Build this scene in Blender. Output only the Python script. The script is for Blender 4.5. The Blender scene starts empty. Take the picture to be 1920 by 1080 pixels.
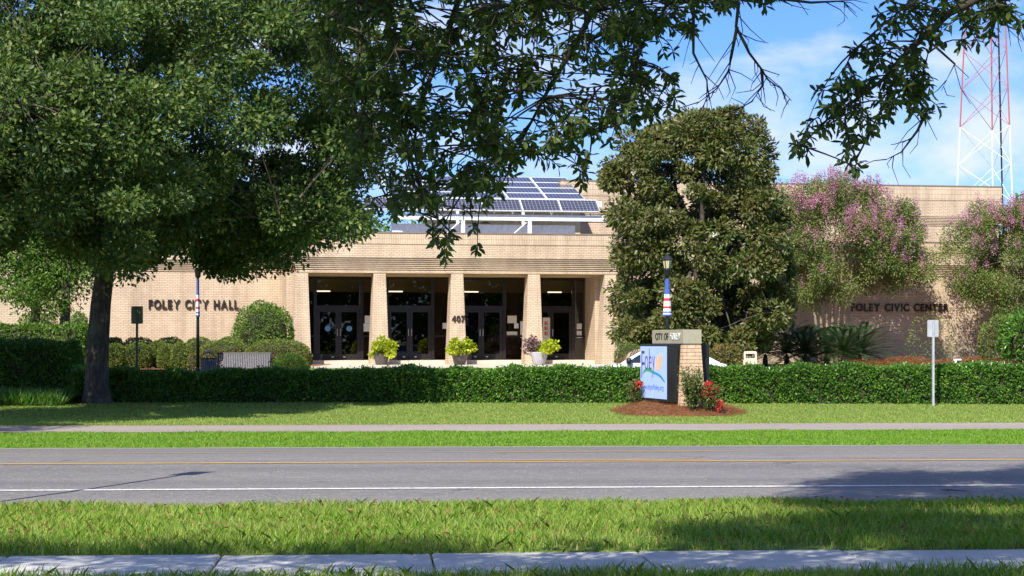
import bpy, math, random
import numpy as np
from mathutils import Vector, Matrix

R = math.radians
rng = np.random.default_rng(7)
random.seed(7)
scene = bpy.context.scene
COL = scene.collection

# ------------------------------------------------------------------ camera
F = 3600.0            # focal length in pixels of the 1920 px wide photograph
EYE = 1.6
HOR = 640.0           # row of the horizon
cam = bpy.data.cameras.new('camera')
cam.sensor_width = 36.0
cam.lens = F / 1920.0 * 36.0
cam.shift_y = (HOR - 540.0) / 1920.0
cam.clip_start = 0.1
cam.clip_end = 6000.0
camo = bpy.data.objects.new('camera', cam)
COL.objects.link(camo)
camo.location = (0, 0, EYE)
camo.rotation_euler = (R(90), 0, 0)
scene.camera = camo

# ------------------------------------------------------------------ sky and sun
SUN_AZ, SUN_EL = R(22), R(43)       # sun behind the camera, to its left
S = Vector((-math.sin(SUN_AZ) * math.cos(SUN_EL), -math.cos(SUN_AZ) * math.cos(SUN_EL), math.sin(SUN_EL)))
world = bpy.data.worlds.new('World')
scene.world = world
world.use_nodes = True
wn, wl = world.node_tree.nodes, world.node_tree.links
wn.clear()
sky = wn.new('ShaderNodeTexSky')
sky.sky_type = 'NISHITA'
sky.sun_disc = False
sky.sun_elevation = SUN_EL
sky.sun_rotation = math.pi + SUN_AZ
sky.altitude = 0.0
sky.air_density = 1.0
sky.dust_density = 0.1
sky.ozone_density = 3.0
tint = wn.new('ShaderNodeMix'); tint.data_type = 'RGBA'; tint.blend_type = 'MULTIPLY'
tint.inputs[0].default_value = 1.0
tint.inputs[7].default_value = (0.38, 0.56, 0.96, 1)
wl.new(sky.outputs[0], tint.inputs[6])
tc = wn.new('ShaderNodeTexCoord')
mp = wn.new('ShaderNodeMapping')
mp.inputs['Scale'].default_value = (1.0, 1.0, 2.4)
mp.inputs['Location'].default_value = (0.37, 0.1, 0.05)
wl.new(tc.outputs['Generated'], mp.inputs[0])
no = wn.new('ShaderNodeTexNoise')
no.inputs['Scale'].default_value = 9.0
no.inputs['Detail'].default_value = 7.0
no.inputs['Roughness'].default_value = 0.55
no.inputs['Distortion'].default_value = 0.3
wl.new(mp.outputs[0], no.inputs['Vector'])
cr = wn.new('ShaderNodeValToRGB')
cr.color_ramp.elements[0].position = 0.47; cr.color_ramp.elements[0].color = (0, 0, 0, 1)
cr.color_ramp.elements[1].position = 0.68; cr.color_ramp.elements[1].color = (0.85, 0.85, 0.85, 1)
wl.new(no.outputs[0], cr.inputs[0])
cm = wn.new('ShaderNodeMix'); cm.data_type = 'RGBA'
cm.inputs[7].default_value = (5.0, 5.4, 6.6, 1)
wl.new(cr.outputs[0], cm.inputs[0])
wl.new(tint.outputs[2], cm.inputs[6])
bg = wn.new('ShaderNodeBackground')
bg.inputs[1].default_value = 0.11
wl.new(cm.outputs[2], bg.inputs[0])
wo = wn.new('ShaderNodeOutputWorld')
wl.new(bg.outputs[0], wo.inputs[0])

sun = bpy.data.lights.new('sun', 'SUN')
sun.energy = 4.6
sun.angle = R(0.55)
sun.color = (1.0, 0.94, 0.84)
suno = bpy.data.objects.new('sun', sun)
COL.objects.link(suno)
suno.rotation_euler = (-S).to_track_quat('-Z', 'Y').to_euler()
suno.location = (0, 0, 60)

scene.view_settings.view_transform = 'Standard'
scene.view_settings.look = 'None'
scene.view_settings.gamma = 1.0
scene.view_settings.use_curve_mapping = False
scene.view_settings.exposure = 0.7
scene.cycles.use_denoising = True
scene.cycles.max_bounces = 8
scene.cycles.transparent_max_bounces = 16

# ------------------------------------------------------------------ helpers: materials
MATS = {}
def nmat(name):
    m = bpy.data.materials.new(name); m.use_nodes = True
    nt = m.node_tree; nt.nodes.clear()
    out = nt.nodes.new('ShaderNodeOutputMaterial')
    MATS[name] = m
    return m, nt.nodes, nt.links, out

def principled(N, L, out, rough=0.6, spec=0.4, metal=0.0):
    p = N.new('ShaderNodeBsdfPrincipled')
    p.inputs['Roughness'].default_value = rough
    p.inputs['Specular IOR Level'].default_value = spec
    p.inputs['Metallic'].default_value = metal
    L.new(p.outputs[0], out.inputs[0])
    return p

def rgba(c): return (c[0], c[1], c[2], 1.0)

def ramp(N, L, src, stops):
    r = N.new('ShaderNodeValToRGB')
    e = r.color_ramp.elements
    while len(e) > 1: e.remove(e[-1])
    e[0].position = stops[0][0]; e[0].color = rgba(stops[0][1])
    for p, c in stops[1:]:
        k = e.new(p); k.color = rgba(c)
    L.new(src, r.inputs[0])
    return r.outputs[0]

def noise(N, L, scale, detail=5, rough=0.55, coord='Object', stretch=None):
    t = N.new('ShaderNodeTexCoord')
    n = N.new('ShaderNodeTexNoise')
    n.inputs['Scale'].default_value = scale
    n.inputs['Detail'].default_value = detail
    n.inputs['Roughness'].default_value = rough
    if stretch:
        m = N.new('ShaderNodeMapping'); m.inputs['Scale'].default_value = stretch
        L.new(t.outputs[coord], m.inputs[0]); L.new(m.outputs[0], n.inputs['Vector'])
    else:
        L.new(t.outputs[coord], n.inputs['Vector'])
    return n.outputs[0]

def mixc(N, L, fac, a, b, mode='MIX'):
    m = N.new('ShaderNodeMix'); m.data_type = 'RGBA'; m.blend_type = mode
    for i, v in ((0, fac), (6, a), (7, b)):
        if isinstance(v, (int, float)): m.inputs[i].default_value = v
        elif isinstance(v, tuple): m.inputs[i].default_value = rgba(v)
        else: L.new(v, m.inputs[i])
    return m.outputs[2]

def bump(N, L, h, p, strength=0.3, dist=0.02):
    b = N.new('ShaderNodeBump')
    b.inputs['Strength'].default_value = strength
    b.inputs['Distance'].default_value = dist
    L.new(h, b.inputs['Height']); L.new(b.outputs[0], p.inputs['Normal'])

def plain(name, c, rough=0.6, spec=0.4, metal=0.0, var=0.12, scale=6.0, bmp=0.0):
    m, N, L, out = nmat(name)
    p = principled(N, L, out, rough, spec, metal)
    n = noise(N, L, scale)
    lo = tuple(x * (1 - var) for x in c); hi = tuple(min(1, x * (1 + var)) for x in c)
    L.new(ramp(N, L, n, [(0.3, lo), (0.7, hi)]), p.inputs['Base Color'])
    if bmp: bump(N, L, n, p, bmp)
    return m

def leafmat(name, stops, rough=0.45, spec=0.35, trans=0.3, tcol=None, back=None, patch=None):
    m, N, L, out = nmat(name)
    g = N.new('ShaderNodeNewGeometry')
    c = ramp(N, L, g.outputs['Random Per Island'], stops)
    n = noise(N, L, 0.9, 3)
    c2 = mixc(N, L, 1.0, c, ramp(N, L, n, [(0.3, (0.75, 0.8, 0.75)), (0.7, (1.2, 1.15, 1.0))]), 'MULTIPLY')
    if patch:
        n5 = noise(N, L, 0.55, 4, 0.6)
        c2 = mixc(N, L, ramp(N, L, n5, [(0.52, (0, 0, 0)), (0.72, (0.75, 0.75, 0.75))]), c2, patch)
    if back:
        c2 = mixc(N, L, g.outputs['Backfacing'], c2, back)
    p = N.new('ShaderNodeBsdfPrincipled')
    p.inputs['Roughness'].default_value = rough
    p.inputs['Specular IOR Level'].default_value = spec
    L.new(c2, p.inputs['Base Color'])
    t = N.new('ShaderNodeBsdfTranslucent')
    tt = mixc(N, L, 1.0, c2, tcol or (1.3, 1.5, 0.5), 'MULTIPLY')
    L.new(tt, t.inputs[0])
    mx = N.new('ShaderNodeMixShader'); mx.inputs[0].default_value = trans
    L.new(p.outputs[0], mx.inputs[1]); L.new(t.outputs[0], mx.inputs[2])
    L.new(mx.outputs[0], out.inputs[0])
    return m

def brickmat(name, vertical=False, c1=(0.65, 0.52, 0.378), c2=(0.58, 0.45, 0.325), mo=(0.385, 0.30, 0.225),
             bw=0.215, rh=0.073, ms=0.0095):
    m, N, L, out = nmat(name)
    p = principled(N, L, out, 0.85, 0.2)
    t = N.new('ShaderNodeTexCoord')
    s = N.new('ShaderNodeSeparateXYZ'); L.new(t.outputs['Object'], s.inputs[0])
    a = N.new('ShaderNodeMath'); a.operation = 'ADD'
    L.new(s.outputs[0], a.inputs[0]); L.new(s.outputs[1], a.inputs[1])
    cb = N.new('ShaderNodeCombineXYZ')
    if vertical:
        L.new(s.outputs[2], cb.inputs[0]); L.new(a.outputs[0], cb.inputs[1])
    else:
        L.new(a.outputs[0], cb.inputs[0]); L.new(s.outputs[2], cb.inputs[1])
    b = N.new('ShaderNodeTexBrick')
    b.inputs['Scale'].default_value = 1.0
    b.inputs['Brick Width'].default_value = bw
    b.inputs['Row Height'].default_value = rh
    b.inputs['Mortar Size'].default_value = ms
    b.inputs['Mortar Smooth'].default_value = 0.15
    b.inputs['Bias'].default_value = -0.1
    if vertical: b.offset = 0.0
    L.new(cb.outputs[0], b.inputs['Vector'])
    b.inputs['Color1'].default_value = rgba(c1); b.inputs['Color2'].default_value = rgba(c2)
    b.inputs['Mortar'].default_value = rgba(mo)
    n = noise(N, L, 1.3, 6)
    n2 = noise(N, L, 1.6, 5, 0.65, stretch=(1.5, 1.5, 0.16))
    c = mixc(N, L, 1.0, b.outputs['Color'], ramp(N, L, n, [(0.3, (0.88, 0.87, 0.86)), (0.7, (1.08, 1.07, 1.05))]), 'MULTIPLY')
    c = mixc(N, L, 1.0, c, ramp(N, L, n2, [(0.33, (0.84, 0.83, 0.82)), (0.55, (1.03, 1.03, 1.03))]), 'MULTIPLY')
    L.new(c, p.inputs['Base Color'])
    inv = N.new('ShaderNodeMath'); inv.operation = 'SUBTRACT'; inv.inputs[0].default_value = 1.0
    L.new(b.outputs['Fac'], inv.inputs[1])
    bump(N, L, inv.outputs[0], p, 0.7, 0.008)
    return m

brickmat('brick')
brickmat('soldier_brick', True)
plain('brick_piece', (0.62, 0.44, 0.29), 0.85, 0.2, var=0.18, scale=9)
plain('mortar', (0.25, 0.19, 0.15), 0.95, 0.1)
plain('concrete', (0.56, 0.55, 0.52), 0.85, 0.2, var=0.14, scale=2.5, bmp=0.06)
plain('plaza_concrete', (0.60, 0.53, 0.43), 0.85, 0.2, var=0.1, scale=1.5)
plain('stucco', (0.52, 0.40, 0.22), 0.9, 0.1, var=0.06)
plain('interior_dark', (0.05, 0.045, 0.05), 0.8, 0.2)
plain('interior_tan', (0.62, 0.47, 0.22), 0.8, 0.2, var=0.05)
plain('bronze', (0.035, 0.03, 0.033), 0.35, 0.5, 0.6)
plain('letter_metal', (0.05, 0.035, 0.03), 0.4, 0.4, 0.4)
plain('black_metal', (0.022, 0.023, 0.026), 0.4, 0.5, 0.3)
plain('grey_metal', (0.11, 0.11, 0.14), 0.45, 0.5, 0.3)
plain('galvanised', (0.58, 0.60, 0.62), 0.4, 0.5, 0.5)
plain('dull_sign_back', (0.19, 0.20, 0.15), 0.6, 0.4, 0.2)
plain('white_steel', (0.78, 0.80, 0.82), 0.45, 0.4)
plain('beige_metal', (0.72, 0.62, 0.40), 0.6, 0.3)
plain('cap_metal', (0.22, 0.18, 0.15), 0.5, 0.4)
plain('white_paint', (0.80, 0.80, 0.79), 0.5, 0.4)
plain('car_paint', (0.80, 0.81, 0.82), 0.18, 0.6, var=0.02)
plain('tyre', (0.02, 0.02, 0.02), 0.85, 0.2)
plain('pot_dark', (0.10, 0.085, 0.085), 0.5, 0.4)
plain('pot_pale', (0.42, 0.41, 0.45), 0.6, 0.3)
plain('paper', (0.78, 0.76, 0.72), 0.8, 0.2, var=0.03)
plain('poster_cream', (0.72, 0.66, 0.55), 0.8, 0.2, var=0.03)
plain('red_print', (0.50, 0.05, 0.04), 0.7, 0.2)
plain('blue_decal', (0.12, 0.32, 0.62), 0.4, 0.4, var=0.4, scale=22)
plain('tower_red', (0.42, 0.12, 0.095), 0.5, 0.3)
plain('cap_stone', (0.36, 0.33, 0.25), 0.8, 0.2, var=0.1)
plain('bin_concrete', (0.66, 0.52, 0.40), 0.85, 0.2)
plain('banner_blue', (0.07, 0.12, 0.42), 0.8, 0.2)
plain('banner_white', (0.80, 0.79, 0.78), 0.8, 0.2)
plain('banner_red', (0.55, 0.06, 0.08), 0.8, 0.2)

# asphalt
def asphalt(name, lo, hi, sc=55):
    m, N, L, out = nmat(name)
    p = principled(N, L, out, 0.85, 0.25)
    n = noise(N, L, sc, 4, 0.7)
    n2 = noise(N, L, 0.35, 4, 0.6, stretch=(0.25, 1.4, 1))
    n3 = noise(N, L, 24, 2, 0.6)
    n4 = noise(N, L, 9, 5, 0.75, stretch=(0.6, 1.2, 1))
    c = ramp(N, L, n, [(0.32, lo), (0.68, hi)])
    c = mixc(N, L, 1.0, c, ramp(N, L, n2, [(0.3, (0.84, 0.84, 0.85)), (0.7, (1.12, 1.12, 1.12))]), 'MULTIPLY')
    c = mixc(N, L, 1.0, c, ramp(N, L, n4, [(0.3, (0.8, 0.8, 0.8)), (0.7, (1.18, 1.17, 1.16))]), 'MULTIPLY')
    c = mixc(N, L, ramp(N, L, n3, [(0.62, (0, 0, 0)), (0.70, (0.7, 0.7, 0.7))]), c, tuple(x * 1.9 for x in hi))
    # wheel tracks along the lanes and fine cracks
    t = N.new('ShaderNodeTexCoord'); mp_ = N.new('ShaderNodeMapping'); mp_.inputs['Rotation'].default_value = (0, 0, -R(4))
    L.new(t.outputs['Object'], mp_.inputs[0])
    sp = N.new('ShaderNodeSeparateXYZ'); L.new(mp_.outputs[0], sp.inputs[0])
    mr = N.new('ShaderNodeMapRange'); mr.inputs[1].default_value = 18.75; mr.inputs[2].default_value = 31.65
    L.new(sp.outputs[1], mr.inputs[0])
    k1, k0 = (1.04, 1.03, 1.02), (0.87, 0.87, 0.88)
    stops = [(0.0, (1.12, 1.08, 1.02)), (0.05, k1)]
    for tc_ in (21.45, 23.2, 28.6, 30.4):
        q = (tc_ - 18.75) / 12.9
        stops += [(q - .035, k1), (q, k0), (q + .035, k1)]
    c = mixc(N, L, 1.0, c, ramp(N, L, mr.outputs[0], stops), 'MULTIPLY')
    vo = N.new('ShaderNodeTexVoronoi'); vo.feature = 'DISTANCE_TO_EDGE'; vo.inputs['Scale'].default_value = 0.42
    nz = N.new('ShaderNodeTexNoise'); nz.inputs['Scale'].default_value = 2.2; nz.inputs['Detail'].default_value = 6
    L.new(t.outputs['Object'], nz.inputs['Vector']); 
    ad_ = N.new('ShaderNodeVectorMath'); ad_.operation = 'ADD'
    L.new(t.outputs['Object'], ad_.inputs[0]); L.new(nz.outputs['Color'], ad_.inputs[1])
    L.new(ad_.outputs[0], vo.inputs['Vector'])
    ck = ramp(N, L, vo.outputs['Distance'], [(0.0, (1, 1, 1)), (0.011, (0, 0, 0))])
    ms_ = ramp(N, L, noise(N, L, 0.23, 3), [(0.52, (0, 0, 0)), (0.6, (0.8, 0.8, 0.8))])
    c = mixc(N, L, mixc(N, L, 1.0, ck, ms_, 'MULTIPLY'), c, tuple(x * 0.45 for x in lo))
    L.new(c, p.inputs['Base Color'])
    bump(N, L, n, p, 0.5, 0.01)
    return m
asphalt('asphalt', (0.135, 0.13, 0.124), (0.25, 0.24, 0.228))
asphalt('path_asphalt', (0.25, 0.21, 0.185), (0.38, 0.33, 0.295))

def paint_worn(name, c):
    m, N, L, out = nmat(name)
    p = principled(N, L, out, 0.7, 0.3)
    n = noise(N, L, 26, 5, 0.7)
    L.new(ramp(N, L, n, [(0.34, (0.20, 0.195, 0.19)), (0.5, c)]), p.inputs['Base Color'])
    return m
paint_worn('line_white', (0.74, 0.72, 0.68))
paint_worn('line_yellow', (0.62, 0.36, 0.07))

# ground under the grass
def groundmat():
    m, N, L, out = nmat('turf')
    p = principled(N, L, out, 0.9, 0.1)
    n = noise(N, L, 28, 5, 0.7)
    n2 = noise(N, L, 0.7, 5, 0.65)
    c = ramp(N, L, n, [(0.3, (0.08, 0.13, 0.025)), (0.7, (0.18, 0.26, 0.055))])
    c = mixc(N, L, ramp(N, L, n2, [(0.45, (0, 0, 0)), (0.72, (0.65, 0.65, 0.65))]), c, (0.20, 0.20, 0.07))
    L.new(c, p.inputs['Base Color'])
    bump(N, L, n, p, 0.5, 0.03)
groundmat()
plain('mulch', (0.26, 0.125, 0.07), 0.95, 0.1, var=0.5, scale=18, bmp=0.8)

def grassmat(name, stops, patch):
    m, N, L, out = nmat(name)
    g = N.new('ShaderNodeNewGeometry')
    c = ramp(N, L, g.outputs['Random Per Island'], stops)
    n = noise(N, L, 1.1, 5, 0.65)
    c = mixc(N, L, ramp(N, L, n, [(0.5, (0, 0, 0)), (0.75, (0.55, 0.55, 0.55))]), c, patch)
    d = N.new('ShaderNodeBsdfPrincipled')
    d.inputs['Roughness'].default_value = 0.55; d.inputs['Specular IOR Level'].default_value = 0.2
    L.new(c, d.inputs['Base Color'])
    t = N.new('ShaderNodeBsdfTranslucent'); L.new(mixc(N, L, 1.0, c, (1.3, 1.4, 0.6), 'MULTIPLY'), t.inputs[0])
    mx = N.new('ShaderNodeMixShader'); mx.inputs[0].default_value = 0.4
    L.new(d.outputs[0], mx.inputs[1]); L.new(t.outputs[0], mx.inputs[2]); L.new(mx.outputs[0], out.inputs[0])
grassmat('grass_near', [(0, (0.14, 0.26, 0.03)), (0.5, (0.25, 0.40, 0.055)), (0.82, (0.38, 0.49, 0.10)), (1, (0.58, 0.50, 0.24))], (0.44, 0.42, 0.15))
grassmat('grass_far', [(0, (0.13, 0.27, 0.025)), (0.6, (0.21, 0.41, 0.045)), (1, (0.32, 0.46, 0.08))], (0.32, 0.37, 0.09))
grassmat('grass_lawn', [(0, (0.21, 0.31, 0.06)), (0.6, (0.31, 0.43, 0.09)), (1, (0.43, 0.47, 0.15))], (0.46, 0.44, 0.18))
grassmat('needle', [(0, (0.16, 0.06, 0.03)), (0.5, (0.30, 0.14, 0.075)), (1, (0.46, 0.25, 0.14))], (0.34, 0.17, 0.09))

leafmat('oak_leaf', [(0, (0.038, 0.078, 0.022)), (0.5, (0.075, 0.135, 0.033)), (0.8, (0.125, 0.185, 0.046)), (1, (0.21, 0.25, 0.07))], 0.48, 0.35, 0.3)
leafmat('bright_leaf', [(0, (0.07, 0.14, 0.025)), (0.6, (0.13, 0.23, 0.04)), (1, (0.20, 0.30, 0.06))], 0.5, 0.3, 0.35)
leafmat('near_leaf', [(0, (0.04, 0.072, 0.022)), (0.6, (0.075, 0.12, 0.034)), (1, (0.15, 0.20, 0.05))], 0.5, 0.35, 0.35)
leafmat('magnolia_leaf', [(0, (0.055, 0.095, 0.022)), (0.6, (0.105, 0.16, 0.034)), (0.93, (0.175, 0.22, 0.048)), (1, (0.30, 0.19, 0.06))], 0.42, 0.4, 0.18, (1.2, 1.3, 0.5), (0.125, 0.125, 0.04), (0.24, 0.19, 0.05))
leafmat('myrtle_leaf', [(0, (0.095, 0.155, 0.04)), (0.55, (0.16, 0.24, 0.06)), (0.85, (0.24, 0.27, 0.09)), (1, (0.33, 0.20, 0.12))], 0.5, 0.3, 0.3)
leafmat('myrtle_flower', [(0, (0.42, 0.17, 0.27)), (0.6, (0.60, 0.28, 0.44)), (1, (0.66, 0.43, 0.52))], 0.7, 0.1, 0.35, (1.1, 0.9, 1.1))
leafmat('hedge_leaf', [(0, (0.045, 0.115, 0.02)), (0.5, (0.085, 0.20, 0.03)), (0.9, (0.14, 0.29, 0.045)), (1, (0.24, 0.36, 0.06))], 0.3, 0.5, 0.25)
leafmat('mound_leaf', [(0, (0.10, 0.145, 0.035)), (0.6, (0.17, 0.22, 0.05)), (1, (0.25, 0.28, 0.07))], 0.5, 0.3, 0.3)
leafmat('red_tip_leaf', [(0, (0.10, 0.13, 0.035)), (0.5, (0.17, 0.18, 0.05)), (0.8, (0.28, 0.17, 0.07)), (1, (0.38, 0.20, 0.10))], 0.5, 0.3, 0.3)
leafmat('chartreuse_leaf', [(0, (0.28, 0.38, 0.025)), (0.6, (0.44, 0.52, 0.04)), (1, (0.58, 0.62, 0.08))], 0.5, 0.25, 0.4, (1.2, 1.2, 0.5))
leafmat('purple_leaf', [(0, (0.14, 0.09, 0.10)), (1, (0.28, 0.18, 0.20))], 0.5, 0.3, 0.25, (1.1, 0.9, 1.0))
leafmat('cycad_leaf', [(0, (0.02, 0.05, 0.018)), (1, (0.05, 0.095, 0.03))], 0.3, 0.5, 0.12)
leafmat('rose_leaf', [(0, (0.06, 0.10, 0.03)), (0.6, (0.12, 0.17, 0.05)), (1, (0.26, 0.25, 0.09))], 0.45, 0.35, 0.3)
leafmat('rose_petal', [(0, (0.55, 0.03, 0.03)), (0.7, (0.72, 0.07, 0.06)), (1, (0.80, 0.25, 0.2))], 0.6, 0.2, 0.3, (1.1, 0.8, 0.8))
leafmat('cream_flower', [(0, (0.7, 0.66, 0.55)), (1, (0.8, 0.77, 0.7))], 0.6, 0.2, 0.2, (1, 1, 1))
plain('twig', (0.05, 0.05, 0.03), 0.9, 0.1, var=0.3)

def barkmat(name, lo, hi, lich):
    m, N, L, out = nmat(name)
    p = principled(N, L, out, 0.95, 0.1)
    n = noise(N, L, 14, 6, 0.7, stretch=(1, 1, 0.22))
    n2 = noise(N, L, 2.5, 4)
    c = ramp(N, L, n, [(0.32, lo), (0.68, hi)])
    c = mixc(N, L, ramp(N, L, n2, [(0.52, (0, 0, 0)), (0.7, (0.7, 0.7, 0.7))]), c, lich)
    L.new(c, p.inputs['Base Color'])
    bump(N, L, n, p, 1.0, 0.04)
barkmat('oak_bark', (0.04, 0.033, 0.028), (0.13, 0.11, 0.09), (0.18, 0.165, 0.135))
barkmat('myrtle_bark', (0.22, 0.16, 0.11), (0.38, 0.29, 0.20), (0.42, 0.34, 0.26))

def glassmat(name, tintc, refl):
    m, N, L, out = nmat(name)
    tr = N.new('ShaderNodeBsdfTransparent'); tr.inputs[0].default_value = rgba(tintc)
    gl = N.new('ShaderNodeBsdfGlossy'); gl.inputs['Roughness'].default_value = 0.01
    gl.inputs[0].default_value = (0.9, 0.92, 0.95, 1)
    lw = N.new('ShaderNodeFresnel'); lw.inputs[0].default_value = 1.5
    ad = N.new('ShaderNodeMath'); ad.operation = 'ADD'; ad.inputs[1].default_value = refl
    L.new(lw.outputs[0], ad.inputs[0])
    mx = N.new('ShaderNodeMixShader')
    L.new(ad.outputs[0], mx.inputs[0]); L.new(tr.outputs[0], mx.inputs[1]); L.new(gl.outputs[0], mx.inputs[2])
    L.new(mx.outputs[0], out.inputs[0])
glassmat('tinted_glass', (0.66, 0.63, 0.60), 0.015)
glassmat('car_glass', (0.12, 0.13, 0.14), 0.06)
def lampglass():
    m, N, L, out = nmat('lamp_glass')
    p = principled(N, L, out, 0.35, 0.5)
    p.inputs['Base Color'].default_value = (0.72, 0.66, 0.42, 1)
    p.inputs['Transmission Weight'].default_value = 0.3
lampglass()

def tubemat():
    m, N, L, out = nmat('lamp_tube')
    em = N.new('ShaderNodeEmission'); em.inputs[0].default_value = (1, .88, .66, 1); em.inputs[1].default_value = 2.5
    L.new(em.outputs[0], out.inputs[0])
tubemat()
def solarmat(name, cell):
    m, N, L, out = nmat(name)
    p = principled(N, L, out, 0.18, 0.5)
    t = N.new('ShaderNodeTexCoord')
    b = N.new('ShaderNodeTexBrick'); b.offset = 0.0
    b.inputs['Scale'].default_value = 1.0
    b.inputs['Brick Width'].default_value = 0.162; b.inputs['Row Height'].default_value = 0.162
    b.inputs['Mortar Size'].default_value = 0.007
    b.inputs['Color1'].default_value = rgba(cell); b.inputs['Color2'].default_value = rgba(tuple(x * 1.25 for x in cell))
    b.inputs['Mortar'].default_value = (0.34, 0.35, 0.38, 1)
    L.new(t.outputs['Object'], b.inputs['Vector'])
    L.new(b.outputs['Color'], p.inputs['Base Color'])
solarmat('solar_cell', (0.03, 0.033, 0.06))

def ledmat(name, c, e):
    m, N, L, out = nmat(name)
    p = principled(N, L, out, 0.5, 0.3)
    n = noise(N, L, 3.0, 3, stretch=(1, 6, 1))
    c1 = ramp(N, L, n, [(0.3, tuple(x * 0.82 for x in c)), (0.7, c)])
    L.new(c1, p.inputs['Base Color']); L.new(c1, p.inputs['Emission Color'])
    p.inputs['Emission Strength'].default_value = e
ledmat('led_sky', (0.34, 0.46, 0.86), 0.32)
ledmat('led_plum', (0.09, 0.03, 0.10), 0.3)
ledmat('led_green', (0.04, 0.30, 0.20), 0.3)
ledmat('led_teal', (0.03, 0.24, 0.45), 0.3)
ledmat('led_orange', (0.72, 0.42, 0.20), 0.3)
ledmat('led_blue', (0.08, 0.16, 0.62), 0.3)

# ------------------------------------------------------------------ helpers: objects and meshes
def tag(o, label=None, cat=None, group=None, kind=None):
    if label: o['label'] = label
    if cat: o['category'] = cat
    if group: o['group'] = group
    if kind: o['kind'] = kind
    return o

def empty(name, loc=(0, 0, 0), rz=0.0, parent=None):
    o = bpy.data.objects.new(name, None)
    o.empty_display_size = 0.2
    COL.objects.link(o)
    o.location = loc; o.rotation_euler = (0, 0, rz)
    if parent: o.parent = parent
    return o

class MB:
    def __init__(s): s.v = []; s.f = []; s.m = []
    def add(s, vs, fs, mi=0):
        b = len(s.v); s.v += [tuple(x) for x in vs]
        s.f += [tuple(i + b for i in f) for f in fs]; s.m += [mi] * len(fs)
        return s
    def box(s, x0, x1, y0, y1, z0, z1, mi=0):
        return s.frustum(x0, x1, y0, y1, z0, x0, x1, y0, y1, z1, mi)
    def frustum(s, ax0, ax1, ay0, ay1, z0, bx0, bx1, by0, by1, z1, mi=0):
        v = [(ax0, ay0, z0), (ax1, ay0, z0), (ax1, ay1, z0), (ax0, ay1, z0),
             (bx0, by0, z1), (bx1, by0, z1), (bx1, by1, z1), (bx0, by1, z1)]
        return s.add(v, [(0, 3, 2, 1), (4, 5, 6, 7), (0, 1, 5, 4), (1, 2, 6, 5), (2, 3, 7, 6), (3, 0, 4, 7)], mi)
    def tube(s, pts, rad, n=6, mi=0, cap=True):
        pts = [Vector(p) for p in pts]
        if isinstance(rad, (int, float)): rad = [rad] * len(pts)
        base = len(s.v); up = Vector((0, 0, 1))
        for i, p in enumerate(pts):
            d = (pts[min(i + 1, len(pts) - 1)] - pts[max(i - 1, 0)])
            d = d.normalized() if d.length > 1e-9 else Vector((0, 0, 1))
            ref = Vector((1, 0, 0)) if abs(d.z) > 0.95 else up
            a = d.cross(ref).normalized(); b = d.cross(a).normalized()
            for k in range(n):
                t = 2 * math.pi * k / n
                q = p + (a * math.cos(t) + b * math.sin(t)) * rad[i]
                s.v.append(tuple(q))
        for i in range(len(pts) - 1):
            for k in range(n):
                k2 = (k + 1) % n
                s.f.append((base + i * n + k, base + i * n + k2, base + (i + 1) * n + k2, base + (i + 1) * n + k)); s.m.append(mi)
        if cap:
            s.f.append(tuple(base + k for k in range(n))); s.m.append(mi)
            e = base + (len(pts) - 1) * n
            s.f.append(tuple(e + k for k in reversed(range(n)))); s.m.append(mi)
        return s
    def lathe(s, prof, n=16, c=(0, 0, 0), mi=0, scale=(1, 1)):
        base = len(s.v)
        for r, z in prof:
            for k in range(n):
                t = 2 * math.pi * k / n
                s.v.append((c[0] + r * math.cos(t) * scale[0], c[1] + r * math.sin(t) * scale[1], c[2] + z))
        for i in range(len(prof) - 1):
            for k in range(n):
                k2 = (k + 1) % n
                s.f.append((base + i * n + k, base + i * n + k2, base + (i + 1) * n + k2, base + (i + 1) * n + k)); s.m.append(mi)
        s.f.append(tuple(base + k for k in reversed(range(n)))); s.m.append(mi)
        e = base + (len(prof) - 1) * n
        s.f.append(tuple(e + k for k in range(n))); s.m.append(mi)
        return s
    def prism(s, poly, axis, a, b, mi=0):
        n = len(poly)
        def pt(p, w):
            return {'x': (w, p[0], p[1]), 'y': (p[0], w, p[1]), 'z': (p[0], p[1], w)}[axis]
        v = [pt(p, a) for p in poly] + [pt(p, b) for p in poly]
        f = [tuple(range(n)), tuple(reversed(range(n, 2 * n)))]
        f += [(i, i + n, (i + 1) % n + n, (i + 1) % n) for i in range(n)]
        return s.add(v, f, mi)
    def mesh(s, name, mats, smooth=False):
        me = bpy.data.meshes.new(name)
        me.from_pydata(s.v, [], s.f)
        if isinstance(mats, str): mats = [mats]
        for m in mats: me.materials.append(MATS[m])
        if len(mats) > 1: me.polygons.foreach_set('material_index', s.m)
        if smooth: me.polygons.foreach_set('use_smooth', [True] * len(me.polygons))
        me.update()
        return me
    def build(s, name, mats, parent=None, smooth=False, bevel=0.0):
        o = bpy.data.objects.new(name, s.mesh(name, mats, smooth))
        COL.objects.link(o)
        if parent: o.parent = parent
        if bevel:
            md = o.modifiers.new('bevel', 'BEVEL'); md.width = bevel; md.segments = 2; md.limit_method = 'ANGLE'
        return o

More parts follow.
